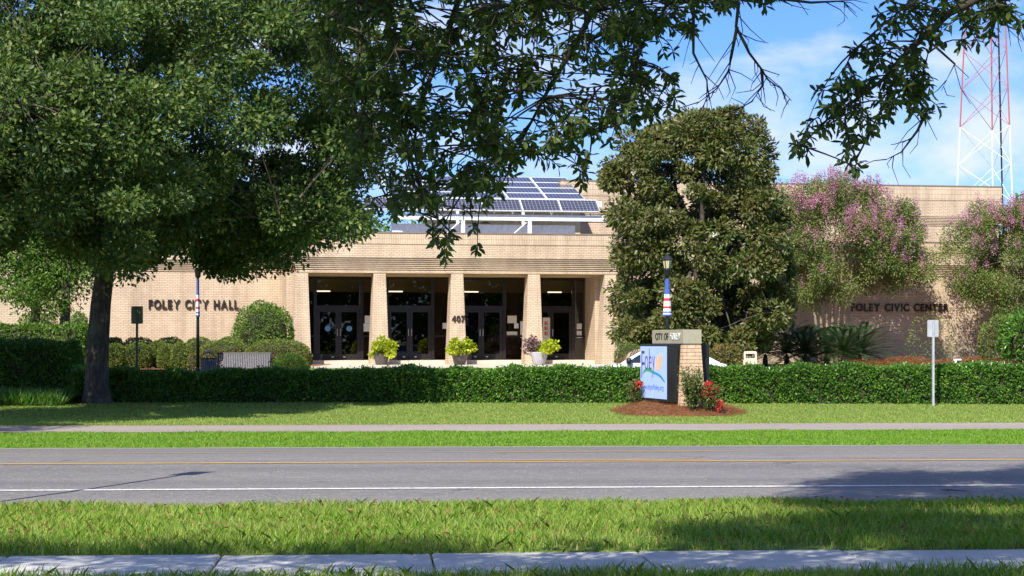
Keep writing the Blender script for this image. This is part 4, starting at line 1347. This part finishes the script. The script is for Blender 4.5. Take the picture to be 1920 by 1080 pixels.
px_shrub(514, 574, 667, 63.5, 'feathery bright green plant at the end of the bench', 'bright_leaf', deep=.5, L_=.16, W_=.02, n=3000, name='feathery_plant', power=2.1, core=False)
px_shrub(1153, 1206, 645, 68, 'clipped green shrub beside the last portico column', 'mound_leaf', name='clipped_shrub', deep=.7)
px_shrub(1332, 1388, 648, 66, 'loose shrub with coppery tips behind the monument sign', 'red_tip_leaf', name='loose_shrub', deep=.7, rough=.15, L_=.1, W_=.05)
px_shrub(1836, 1918, 598, 76, 'loose green shrub against the wall below the pale crape myrtle', 'myrtle_leaf', deep=.8, name='loose_shrub', L_=.11, W_=.045, n=5000, power=2.1, rough=.16, core=False)
px_shrub(1880, 1990, 585, 73, 'dark green leafy shrub at the right end of the bed', 'hedge_leaf', deep=.9, name='leafy_shrub', L_=.2, W_=.06, n=4500, power=2.1, rough=.15)
px_shrub(1700, 1790, 592, 80.5, 'thin shrub in shade under the civic center lettering', 'myrtle_leaf', deep=.5, name='thin_shrub', L_=.1, W_=.045, n=900, power=2.1, rough=.2, core=False)
px_shrub(130, 165, 587, 78, 'rounded shrub against the wall behind the oak trunk', 'bright_leaf', name='round_shrub', n=2000, L_=.1, W_=.05)
px_shrub(32, 112, 588, 79, 'pale twiggy shrub between the two bright trees', 'myrtle_leaf', name='pale_shrub', n=3000, L_=.1, W_=.05)

# boxy hedges
def hedge(name, label, x0, x1, y0, y1, zt0_, zt1_, n, L_, W_, mat, slope=0.0, base=None, rnd=.12, coremat='twig'):
    e = empty(name, ((x0 + x1) / 2, (y0 + y1) / 2, 0)); tag(e, label, 'hedge')
    ox, oy = (x0 + x1) / 2, (y0 + y1) / 2
    def topz(x): return np.interp(x, [x0, x1], [zt0_, zt1_]) + .03 * np.sin(x * 1.7) + .025 * np.sin(x * 4.3 + 1) + .015 * np.sin(x * 11.3)
    def basez(x, y): return gz(x, y) if base is None else np.full(np.shape(x), base)
    xs = rng.random(n) * (x1 - x0) + x0
    wh = rng.random(n); h = zt0_; dep_ = y1 - y0
    P = np.zeros((n, 3)); Nn = np.zeros((n, 3))
    pf, ptp = h / (h + dep_ + h * .4), dep_ / (h + dep_ + h * .4)
    t = rng.random(n)
    front = wh < pf; top = (wh >= pf) & (wh < pf + ptp); back = wh >= pf + ptp
    P[:, 0] = xs
    zt_x = topz(xs)
    P[front, 1] = y0; P[top, 1] = y0 + t[top] * dep_; P[back, 1] = y1
    zb_ = basez(xs, np.full(n, (y0 + y1) / 2))
    P[:, 2] = zb_ + (zt_x - zb_) * t
    P[top, 2] = zt_x[top]
    Nn[front] = (0, -1, .15); Nn[top] = (0, 0, 1); Nn[back] = (0, 1, .1)
    ends = rng.random(n) < (dep_ * 1.2 / (x1 - x0))
    P[ends, 0] = np.where(rng.random(ends.sum()) < .5, x0, x1); P[ends, 1] = y0 + rng.random(ends.sum()) * dep_
    P[ends, 2] = zb_[ends] + (zt_x[ends] - zb_[ends]) * rng.random(ends.sum())
    Nn[ends] = np.where(P[ends, :1] < ox, -1, 1) * np.array([[1, 0, 0]])
    # rounded shoulders and small bumps
    edge = np.clip((P[:, 2] - (zt_x - rnd)) / rnd, 0, 1)
    P[:, 1] += np.where(P[:, 1] < oy, 1, -1) * edge * rnd * .5 * (~top)
    P[top, 2] -= rnd * .5 * np.clip(1 - np.minimum(P[top, 1] - y0, y1 - P[top, 1]) / rnd, 0, 1)
    P += Nn * (.05 * np.sin(P[:, :1] * 5 + P[:, 2:] * 9) * .6 - .16 * rng.random((n, 1)) ** 2)
    shoot = top & (rng.random(n) < .06); P[shoot, 2] += .09 * rng.random(shoot.sum())
    gap = (~top) & (np.sin(P[:, 0] * 2.9 + 1.3 * np.sin(P[:, 2] * 6)) * np.sin(P[:, 0] * 7.7 + P[:, 2] * 5) > .72) & (rng.random(n) < .6); P[gap] -= Nn[gap] * .16
    D = unit(Nn + rand_unit(n) * .9); N2 = unit(Nn + rand_unit(n) * .75 + np.array([0, 0, .25]))
    co, f = leaf_arrays(P - np.array([ox, oy, 0]), D, N2, L_ * (.65 + .7 * rng.random(n)), W_ * (.7 + .6 * rng.random(n)))
    link('foliage', np_mesh('foliage', co, f, mat), e)
    m = MB(); k = 24
    for i in range(k):
        a = x0 + .1 + (x1 - x0 - .2) * i / k; b = x0 + .1 + (x1 - x0 - .2) * (i + 1) / k
        za = float(topz(np.array(a))) - .10; zb2 = float(topz(np.array(b))) - .10
        g0 = float(basez(np.array(a), np.array(oy))) - .05
        vs = [(a, y0 + .09, g0), (b, y0 + .09, g0), (b, y1 - .09, g0), (a, y1 - .09, g0), (a, y0 + .14, za), (b, y0 + .14, zb2), (b, y1 - .14, zb2), (a, y1 - .14, za)]
        m.add([(p - ox, q - oy, r) for p, q, r in vs], [(4, 5, 6, 7), (0, 1, 5, 4), (2, 3, 7, 6)] + ([(3, 0, 4, 7)] if i == 0 else []) + ([(1, 2, 6, 5)] if i == k - 1 else []))
    m.build('twigs', coremat, e)
    return e
hedge('clipped_hedge', 'long knee high clipped hedge running behind the monument sign', (140 - 960) / F * 49.2, (2120 - 960) / F * 49.2, 49.0, 50.0, .80, 1.0, 105000, .075, .046, 'hedge_leaf')
hedge('tall_hedge', 'dark tall clipped hedge block left of the oak trunk', (-170 - 960) / F * 51.5, (139 - 960) / F * 51.5, 50.6, 52.4, 1.58, 1.60, 30000, .085, .05, 'hedge_leaf', rnd=.35)
hedge('pale_hedge', 'pale green loose hedge in front of the two bright trees', (-200 - 960) / F * 64, (158 - 960) / F * 64, 63.6, 64.8, 2.13, 2.13, 9000, .13, .06, 'bright_leaf', rnd=.3)
hedge('flat_hedge', 'flat topped yellow green hedge between the dark and pale hedges', (-200 - 960) / F * 60, (112 - 960) / F * 60, 59.5, 60.8, 1.62, 1.66, 9000, .08, .045, 'mound_leaf', rnd=.2)

# cycads in the shade of the wall
def cycad(px, d, hpx, nf, lab):
    x = (px - 960) / F * d; z = GB
    e = empty('sago_palm', (x, d, z)); tag(e, lab, 'palm', 'sago palms below the crape myrtle')
    MB().lathe([(.10, 0), (.11, .15), (.09, .35), (.04, .5)], 10).build('trunk', 'oak_bark', e, True)
    fl_ = hpx
    for k in range(nf):
        a = k * 2.39996; el = R(75 - 95 * (k / nf)); Lf = fl_ * random.uniform(.85, 1.1)
        dr = Vector((math.cos(a) * math.cos(el), math.sin(a) * math.cos(el), math.sin(el)))
        p0 = Vector((0, 0, .55)); p1 = p0 + dr * Lf * .55; p2 = p0 + dr * Lf * .85 + Vector((math.cos(a) * .35, math.sin(a) * .35, -.45 * Lf * .6))
        path = bez(p0, p1, p2, 10)
        m = MB(); m.tube(path, [.014 - .001 * i for i in range(11)], 4)
        P, D, Nn = [], [], []
        for j in range(2, 40):
            t = j / 40; q = p0 * (1 - t) ** 2 + p1 * 2 * t * (1 - t) + p2 * t * t
            tg = (p1 - p0).lerp(p2 - p1, t).normalized(); sd = tg.cross(Vector((0, 0, 1))).normalized(); up = sd.cross(tg)
            for s_ in (-1, 1):
                P.append(q); D.append(sd * s_ + tg * .5 + up * .25); Nn.append(up)
        P, D, Nn = (np.array([tuple(v) for v in q]) for q in (P, D, Nn))
        tt_ = np.repeat(np.arange(2, 40) / 40, 2)
        co, f = leaf_arrays(P, D, Nn, .26 * np.sin(np.pi * np.clip(tt_ * .9 + .08, 0, 1)) + .03, .03, .05)
        me = np_mesh('frond', co, f, 'cycad_leaf')
        fo = link('frond', me, e)
        m.build('stalk', 'cycad_leaf', fo)
cycad(1475, 78.0, 2.3, 44, 'broad dark sago palm beside the magnolia in wall shade')
cycad(1550, 79.0, 2.2, 40, 'dark sago palm at the foot of the crape myrtle stems')
cycad(1612, 78.0, 2.3, 44, 'dark sago palm left of the shaded straw bank')
cycad(1510, 76.3, 2.0, 40, 'dark sago palm between the two larger ones below crape myrtle')
cycad(1583, 76.6, 2.0, 40, 'low dark sago palm right of the crape myrtle stems')
cycad(1435, 76.5, 1.9, 36, 'dark sago palm tucked under the magnolia edge')

# mulch beds by the building
def bed_sheet(name, x0, x1, y0, y1, z, skew=0.0):
    m = MB(); n = 14
    for i in range(n):
        a, b = x0 + (x1 - x0) * i / n, x0 + (x1 - x0) * (i + 1) / n
        f0 = lambda q: y0 + .4 * math.sin(q * .9)
        m.add([(a, f0(a), z), (b, f0(b), z), (b, y1 + b * skew, z + .03), (a, y1 + a * skew, z + .03)], [(0, 1, 2, 3)])
    return tag(m.build(name, 'mulch'), kind='structure')
bed_sheet('mulch_bed', (60 - 960) / F * 70, (575 - 960) / F * 70, 66.2, 80, GB + .03)
bed_sheet('mulch_bed', (1480 - 960) / F * 80, (2150 - 960) / F * 80, 73.0, 83, GB + .04, .17)
def fbank(n):
    x_ = (1590 - 960) / F * 76 + rng.random(n) * 9; y_ = 74.6 + rng.random(n) * 4
    hgt = np.maximum(0, .30 * np.sin((y_ - 74.6) / 4 * np.pi)) * (.5 + .5 * np.sin(x_ * 1.1) ** 2)
    return np.stack([x_, y_, GB + .05 + hgt], 1)
co, f = needles('straw', 'needle', 12000, fbank, 0, .3, .02)
tag(link('pine_straw', np_mesh('pine_straw', co, f, 'needle')), 'shaded pine straw banked below the civic center wall', 'pine straw', kind='stuff')

# ------------------------------------------------------------------ grass
def blades(name, label, mat, dens, t0, t1, hmin, hmax, w, margin=.6, thin=None, lean=.45):
    smax = .27 * t1 + margin + 1.2
    n = int(dens * (t1 - t0) * 2 * smax)
    s_ = (rng.random(n) * 2 - 1) * smax + t1 * SB; t_ = t0 + rng.random(n) * (t1 - t0)
    if thin is not None:
        keep = thin(s_, t_); s_, t_ = s_[keep], t_[keep]
    x_, y_ = s_ * CB - t_ * SB, s_ * SB + t_ * CB
    keep = np.abs(x_) < .267 * y_ + margin; x_, y_ = x_[keep], y_[keep]; n = len(x_)
    z_ = gz(x_, y_) - .005
    P = np.stack([x_, y_, z_], 1)
    a = rng.random(n) * 2 * math.pi
    sd = np.stack([np.cos(a), np.sin(a), np.zeros(n)], 1)
    patch = .75 + .5 * (np.sin(x_ * 2.3 + y_) * np.sin(y_ * 3.1 - x_ * .7) * .5 + .5)
    h_ = (hmin + (hmax - hmin) * rng.random(n) ** 1.5) * patch
    ln = rng.normal(0, lean, (n, 2)) * h_[:, None]
    tip = P + np.concatenate([ln, h_[:, None]], 1)
    mid = P + np.concatenate([ln * .35, h_[:, None] * .6], 1)
    co = np.stack([P - sd * w / 2, P + sd * w / 2, mid + sd * w * .4, tip, mid - sd * w * .4], 1).reshape(-1, 3)
    b = (np.arange(n) * 5)[:, None]
    f = (b + np.array([[0, 1, 2, 3, 4]]))
    o = link(name, np_mesh(name, co, f, mat))
    tag(o, label, 'grass', kind='stuff')
wob = lambda s_, lo, hi: lo + (hi - lo) * (.5 + .5 * np.sin(s_ * 1.3 + .6) * np.cos(s_ * .55))
blades('verge_grass', 'shaggy green grass strip between road and concrete sidewalk', 'grass_near', 2900, 14.36, 19.0, .03, .10, .007, thin=lambda s_, t_: (t_ < wob(s_, 18.35, 18.95) + .12 * np.sin(s_ * 9) + .1 * np.sin(s_ * 3.7)) & (rng.random(len(s_)) < .62 + .5 * np.sin(s_ * 1.9 + 2 * np.sin(t_ * 2.1)) * np.sin(t_ * 3.3 + s_)))
blades('verge_grass', 'dark shaded grass along the lower edge of the sidewalk', 'grass_near', 1800, 12.2, 13.2, .03, .12, .007)
blades('verge_grass', 'bright green grass strip between road and footpath', 'grass_far', 1300, 31.55, 37.0, .02, .055, .012, thin=lambda s_, t_: (t_ > 31.75 + .14 * np.sin(s_ * 2.1) + .08 * np.sin(s_ * 6.7)) & (t_ < 36.95 + .1 * np.sin(s_ * 1.7)))
blades('lawn_grass', 'mown lawn between footpath and clipped hedge', 'grass_lawn', 520, 39.45, 49.3, .02, .05, .014, thin=lambda s_, t_: rng.random(len(s_)) < .9)
def lir(n):
    return None
n = 700
ls = rng.uniform(-6, 6, n); lt = rng.uniform(14.4, 18.9, n)
xx, yy = ls * CB - lt * SB, ls * SB + lt * CB
P = np.stack([xx, yy, gz(xx, yy) + .03 + .04 * rng.random(n)], 1)
a = rng.random(n) * 6.283
co, f = leaf_arrays(P, np.stack([np.cos(a), np.sin(a), rng.normal(0, .3, n)], 1), unit(rand_unit(n) * .6 + np.array([0, 0, 1])), .06, .028, .2, 6)
tag(link('fallen_leaves', np_mesh('fallen_leaves', co, f, 'needle')), 'dry brown leaves scattered over the roadside grass', 'leaves', kind='stuff')
x0_, d = (-80 - 960) / F * 48, 48.0
n = 5000
xx = x0_ + rng.random(n) * 2.7; yy = 47.4 + rng.random(n) * 1.6
P = np.stack([xx, yy, gz(xx, yy) - .01], 1)
D = np.stack([rng.normal(0, .5, n), rng.normal(0, .5, n), np.ones(n)], 1)
co, f = leaf_arrays(P, D, rand_unit(n), .28 + .22 * rng.random(n), .022, .1)
tag(link('ground_cover', np_mesh('ground_cover', co, f, 'hedge_leaf')), 'dark strappy ground cover before the tall dark hedge', 'ground cover', kind='stuff')

# ------------------------------------------------------------------ near trees whose boughs hang into the picture
def near_tree(name, label, trunk, r0, limb_px, poly, nclus, drange, leafL, leafW, shade_C, twigs_px, dens=None, nlead=7, clr=.6, per=430):
    """limb_px: polylines of (px, py, d) for the visible boughs; poly: where leaf clusters hang."""
    base = Vector(trunk[0])
    e = empty(name, base); tag(e, label, 'tree')
    m = MB(); T = [Vector(p) for p in trunk]
    m.tube(T, [r0 * (1.3 if i == 0 else 1 - .6 * i / (len(T) - 1)) for i in range(len(T))], 12)
    nodes = []
    for pl_, r_ in limb_px:
        pts = [Vector(at(*q)) for q in pl_]
        start = T[-2]
        pts = bez(start, start.lerp(pts[0], .5) + Vector((0, 0, .5)), pts[0], 6)[:-1] + pts
        k = len(pts)
        m.tube(pts, [max(.005, r_ * (1.6 - 1.5 * i / (k - 1))) for i in range(k)], 7)
        for i in range(6, k - 1):
            for t in (0, .33, .66): nodes.append(pts[i].lerp(pts[i + 1], t))
        nodes.append(pts[-1])
    # hanging twig clusters
    xs = np.array([p[0] for p in poly]); ys = np.array([p[1] for p in poly])
    cl = []
    while len(cl) < nclus:
        k = 4000
        qx = rng.uniform(xs.min(), xs.max(), k); qy = rng.uniform(ys.min(), ys.max(), k)
        ok = inside(poly, qx, qy)
        if dens is not None: ok &= rng.random(k) < dens(qx, qy)
        for a, b in zip(qx[ok], qy[ok]):
            cl.append(Vector(at(a, b, rng.uniform(*drange))))
            if len(cl) >= nclus: break
    P, D, Nn = [], [], []
    for c in cl:
        up = [q for q in nodes if q.z > c.z - .05] or nodes
        p = min(up, key=lambda q: (q - c).length + random.random() * .12)
        mid = p.lerp(c, .55) + Vector((random.uniform(-.05, .05), random.uniform(-.08, .08), random.uniform(0, .10)))
        path = bez(p, mid, c, 5)
        m.tube(path, [.0055, .0048, .004, .0034, .003, .002], 4, cap=False)
        if random.random() < .35: nodes.append(path[3])
        ax = (path[5] - path[3]).normalized()
        nL = random.randint(nlead - 2, nlead + 1)
        a0 = random.random() * 6.28
        s1 = ax.cross(Vector((.3, .5, .8))).normalized(); s2 = ax.cross(s1)
        for j in range(nL):
            a = a0 + j * 2.4; sp = random.uniform(.5, 1.1)
            q = c - ax * (j / nL) * .05
            dd = ax * random.uniform(.3, .9) + (s1 * math.cos(a) + s2 * math.sin(a)) * sp + Vector((0, 0, -.12))
            P.append(q); D.append(dd); Nn.append(ax * .5 - dd * .1 + Vector((random.uniform(-.5, .5), random.uniform(-.5, .5), .6)))
        for j in range(3):
            q = path[2].lerp(path[4], random.random())
            P.append(q); D.append(Vector((random.uniform(-1, 1), random.uniform(-1, 1), random.uniform(-.8, .3)))); Nn.append(Vector((random.uniform(-.5, .5), random.uniform(-.5, .5), 1)))
    for pl_ in twigs_px:
        pts = [Vector(at(*q)) for q in pl_]
        m.tube(pts, [.010 - .0085 * i / (len(pts) - 1) for i in range(len(pts))], 5)
        for i in range(1, len(pts)):
            for _ in range(3):
                s_ = pts[i - 1].lerp(pts[i], random.random()); dr = (pts[i] - pts[i - 1]).normalized()
                q1 = s_ + dr * random.uniform(.03, .09) + Vector((random.uniform(-.07, .07), random.uniform(-.05, .05), random.uniform(-.06, .03)))
                q2 = q1 + (q1 - s_) * random.uniform(.3, .8) + Vector((random.uniform(-.05, .05), 0, random.uniform(-.05, .02)))
                m.tube([s_, q1, q2], [.003, .0022, .0014], 4, cap=False)
    # upper crown overhead: limbs and leaf clumps that shade the verge
    SC = np.array(shade_C)
    ends = [Vector(c) for c in SC[rng.choice(len(SC), min(14, len(SC)), replace=False)]]
    for c in ends:
        s_ = T[-1]; m.tube(bez(s_, s_.lerp(c, .5) + Vector((0, 0, .8)), c, 6), [.09 - .012 * i for i in range(7)], 6)
    m.v = [(a - base.x, b - base.y, c - base.z) for a, b, c in m.v]
    m.build('trunk', 'oak_bark', e, True)
    bb = np.array(base)
    sP, sD, sN, l_, w_ = clump_leaves(SC, clr * (.7 + .6 * rng.random(len(SC))), per, leafL * 1.8, leafW * 1.9, .6, .1)
    co, f = leaf_arrays(sP - bb, sD, sN, l_, w_)
    crown = link('crown', np_mesh('crown', co, f, 'near_leaf'), e)
    P, D, Nn = (np.array([tuple(v) for v in q]) for q in (P, D, Nn))
    P -= bb
    n = len(P); order = np.argsort(np.linalg.norm(P + bb, axis=1))
    L_ = leafL * (.7 + .6 * rng.random(n)); W_ = leafW * (.75 + .5 * rng.random(n))
    # leaves that show largest become parts of their own, the rest one mesh
    single = rng.choice(n, min(290, n), replace=False)
    msk = np.ones(n, bool); msk[single] = False
    co, f = leaf_arrays(P[msk], D[msk], Nn[msk], L_[msk], W_[msk], .2, 6)
    tag(link('hanging_leaves', np_mesh('hanging_leaves', co, f, 'near_leaf'), crown), kind='stuff')
    var = []
    for k in range(4):
        c1, f1 = leaf_arrays(np.zeros((1, 3)), np.array([[0, 1., 0]]), np.array([[0, 0, 1.]]), leafL * (.8 + .13 * k), leafW * (.85 + .1 * k), .2, 6)
        var.append(np_mesh('leaf', c1, f1, 'near_leaf'))
    for i, j in enumerate(single):
        y_ = Vector(D[j]).normalized(); z_ = Vector(Nn[j]); x_ = y_.cross(z_).normalized(); z_ = x_.cross(y_)
        M = Matrix((x_, y_, z_)).transposed().to_4x4(); M.translation = Vector(P[j])
        o = link('leaf', var[i % 4], crown); o.matrix_local = M
    return e

# ground points that lie in shade -> leaf clumps overhead along the sun's direction
offx, offy = math.sin(SUN_AZ) / math.tan(SUN_EL), math.cos(SUN_AZ) / math.tan(SUN_EL)
def overhead(n, poly_xy, zr, keep=None):
    xs = [p[0] for p in poly_xy]; ys = [p[1] for p in poly_xy]; out = []
    while len(out) < n:
        q = np.stack([rng.uniform(min(xs), max(xs), 400), rng.uniform(min(ys), max(ys), 400)], 1)
        q = q[inside(poly_xy, q[:, 0], q[:, 1])]
        for a, b in q:
            z = rng.uniform(*zr); p = (a - offx * z, b - offy * z, z)
            if z - .8 < EYE + .19 * max(p[1], 0): continue       # drops shading clumps that would hang into view
            out.append(p)
    return out[:n]
shade1 = overhead(165, [(-7, 8), (-7, 14.3), (-3, 14.5), (0, 14.5), (1.0, 15.2), (2.0, 16.4), (7, 16.8), (7, 8)], (4.6, 8.0)) \
    + overhead(75, [(1.6, 14.6), (1.8, 16.0), (2.6, 16.9), (7, 17.0), (7, 15)], (4.8, 7.5)) + overhead(25, [(-7, 13.6), (-7, 14.6), (0, 14.7), (0, 13.6)], (4.6, 6.5))
cpoly = [(575, -10), (590, 120), (640, 230), (655, 330), (700, 400), (730, 440), (790, 440), (835, 500), (870, 495), (850, 450), (890, 475), (940, 470), (905, 430), (880, 405), (960, 380), (985, 330),
         (1040, 310), (1095, 350), (1110, 310), (1160, 250), (1230, 225), (1275, 205), (1262, 130), (1300, 60), (1340, 25), (1450, 15), (1460, -10)]
def cd(x_, y_):
    return np.clip(1.15 - .0011 * y_ - .0005 * np.maximum(0, x_ - 900), .12, 1) * np.where((x_ < 1100) & (y_ > 380), .5, 1.0) * np.clip(.75 + .75 * np.sin(x_ / 31 + y_ / 47) * np.sin(y_ / 37 - x_ / 83 + 1), .1, 1) * np.where((x_ > 1010) & (x_ < 1140) & (y_ > 30) & (y_ < 260), .45, 1)
near_tree('oak_tree', 'near oak whose leafy boughs hang over the entrance', [(-3.6, 5.2, -.1), (-3.55, 5.2, 1.2), (-3.4, 5.3, 2.6), (-3.1, 5.5, 4.2), (-2.6, 5.9, 5.6)], .3,
          [([(1150, -60, 10.2), (1122, 0, 10.4), (1078, 85, 10.5), (1027, 170, 10.6), (985, 250, 10.8), (950, 330, 10.9)], .028),
           ([(880, -60, 10.5), (840, 60, 10.8), (790, 190, 11.0), (770, 300, 11.1), (800, 390, 11.0), (860, 450, 10.9)], .026),
           ([(700, -60, 11.0), (680, 60, 11.2), (660, 180, 11.3), (690, 300, 11.3), (740, 400, 11.2)], .026),
           ([(1230, -60, 10.0), (1250, 10, 10.0), (1200, 90, 10.1), (1180, 170, 10.1), (1170, 230, 10.1)], .02),
           ([(1350, -60, 9.8), (1390, 0, 9.8), (1440, 8, 9.9)], .014)],
          cpoly, 1000, (9.6, 11.6), .060, .0225, shade1,
          [[(1385, 5, 9.9), (1380, 50, 9.9), (1405, 100, 9.95), (1428, 130, 9.95), (1440, 150, 10), (1462, 165, 10), (1485, 190, 10)],
           [(1382, 50, 9.9), (1370, 110, 9.9), (1365, 135, 9.9), (1345, 165, 9.95), (1305, 196, 10)],
           [(1428, 130, 9.95), (1430, 160, 9.95), (1410, 190, 9.95), (1375, 210, 10)],
           [(1300, 20, 9.9), (1300, 100, 9.9), (1325, 150, 9.9), (1330, 190, 9.9)],
           [(1440, -5, 10), (1520, 5, 10), (1580, 2, 10), (1605, 25, 10)]], cd)

shade2 = overhead(210, [(2.5, 17.9), (2.8, 19.0), (4.2, 22.6), (7.5, 23.8), (9, 23), (9, 17.6)], (5.6, 8.5))
rpoly = [(1655, -10), (1625, 60), (1590, 75), (1580, 100), (1625, 130), (1560, 150), (1510, 180), (1530, 215), (1495, 250), (1466, 295), (1500, 300), (1545, 285), (1560, 260), (1590, 300), (1585, 325), (1605, 330),
         (1625, 300), (1640, 240), (1690, 215), (1740, 225), (1768, 210), (1745, 170), (1755, 140), (1720, 110), (1790, 60), (1800, 90), (1825, 100), (1850, 75), (1885, 80), (1930, 40), (1930, -10)]
near_tree('oak_tree', 'near oak whose single dark bough reaches in front of the mast', [(5.2, 9.4, -.1), (5.2, 9.4, 1.5), (5.1, 9.5, 3.2), (5.0, 9.6, 5.0), (4.9, 9.8, 6.2)], .28,
          [([(1960, -60, 9.8), (1860, -15, 9.9), (1780, 25, 9.9), (1735, 65, 10.0), (1690, 110, 10.0), (1655, 150, 10.05), (1600, 190, 10.1), (1550, 225, 10.1), (1500, 275, 10.1)], .026),
           ([(1780, 25, 9.9), (1750, 60, 9.9), (1735, 120, 9.9), (1720, 180, 9.9), (1700, 210, 9.9)], .014),
           ([(1690, 110, 10.0), (1660, 190, 10.0), (1630, 250, 10.0), (1605, 300, 10.0)], .012),
           ([(1780, 25, 9.9), (1700, 10, 9.8), (1640, 60, 9.8), (1600, 95, 9.8)], .012)],
          rpoly, 190, (9.5, 10.5), .060, .022, shade2,
          [[(1735, 215, 9.9), (1720, 245, 9.9), (1690, 285, 9.95), (1660, 300, 9.95)], [(1700, 40, 9.9), (1790, 120, 9.9), (1765, 170, 9.9)], [(1860, 0, 9.9), (1890, 50, 9.9), (1915, 60, 9.9)]], None, 6, per=430)

# unseen tree mass added behind the viewer so the entrance glass mirrors dark foliage
n = 420
WC = np.stack([rng.uniform(4, 66, n), rng.uniform(-30, -22, n), rng.uniform(1.0, 11.5, n)], 1)
P, D, Nn, l_, w_ = clump_leaves(WC, 1.7, 110, .6, .4, .9, .1)
co, f = leaf_arrays(P, D, Nn, l_, w_)
tag(link('unseen_woodland', np_mesh('unseen_woodland', co, f, 'oak_leaf')), 'dense belt of dark trees added unseen behind the viewer for the glass to mirror', 'unseen_woodland', kind='stuff')

# dead twig lying on the road shoulder
tw = empty('fallen_twig', (*at(1795, 926, 20.15)[:2], .022)); tag(tw, 'dead twig lying in tree shade on the road by the white line', 'twig')
MB().tube([(-.15, .10, .012), (-.06, .03, .018), (.03, -.02, .012), (.13, -.05, .01)], [.004, .006, .005, .002], 6).build('stem', 'oak_bark', tw)
MB().tube([(-.06, .03, .018), (-.1, -.05, .016), (-.15, -.07, .01)], [.004, .003, .002], 5).build('side_shoot', 'oak_bark', tw)
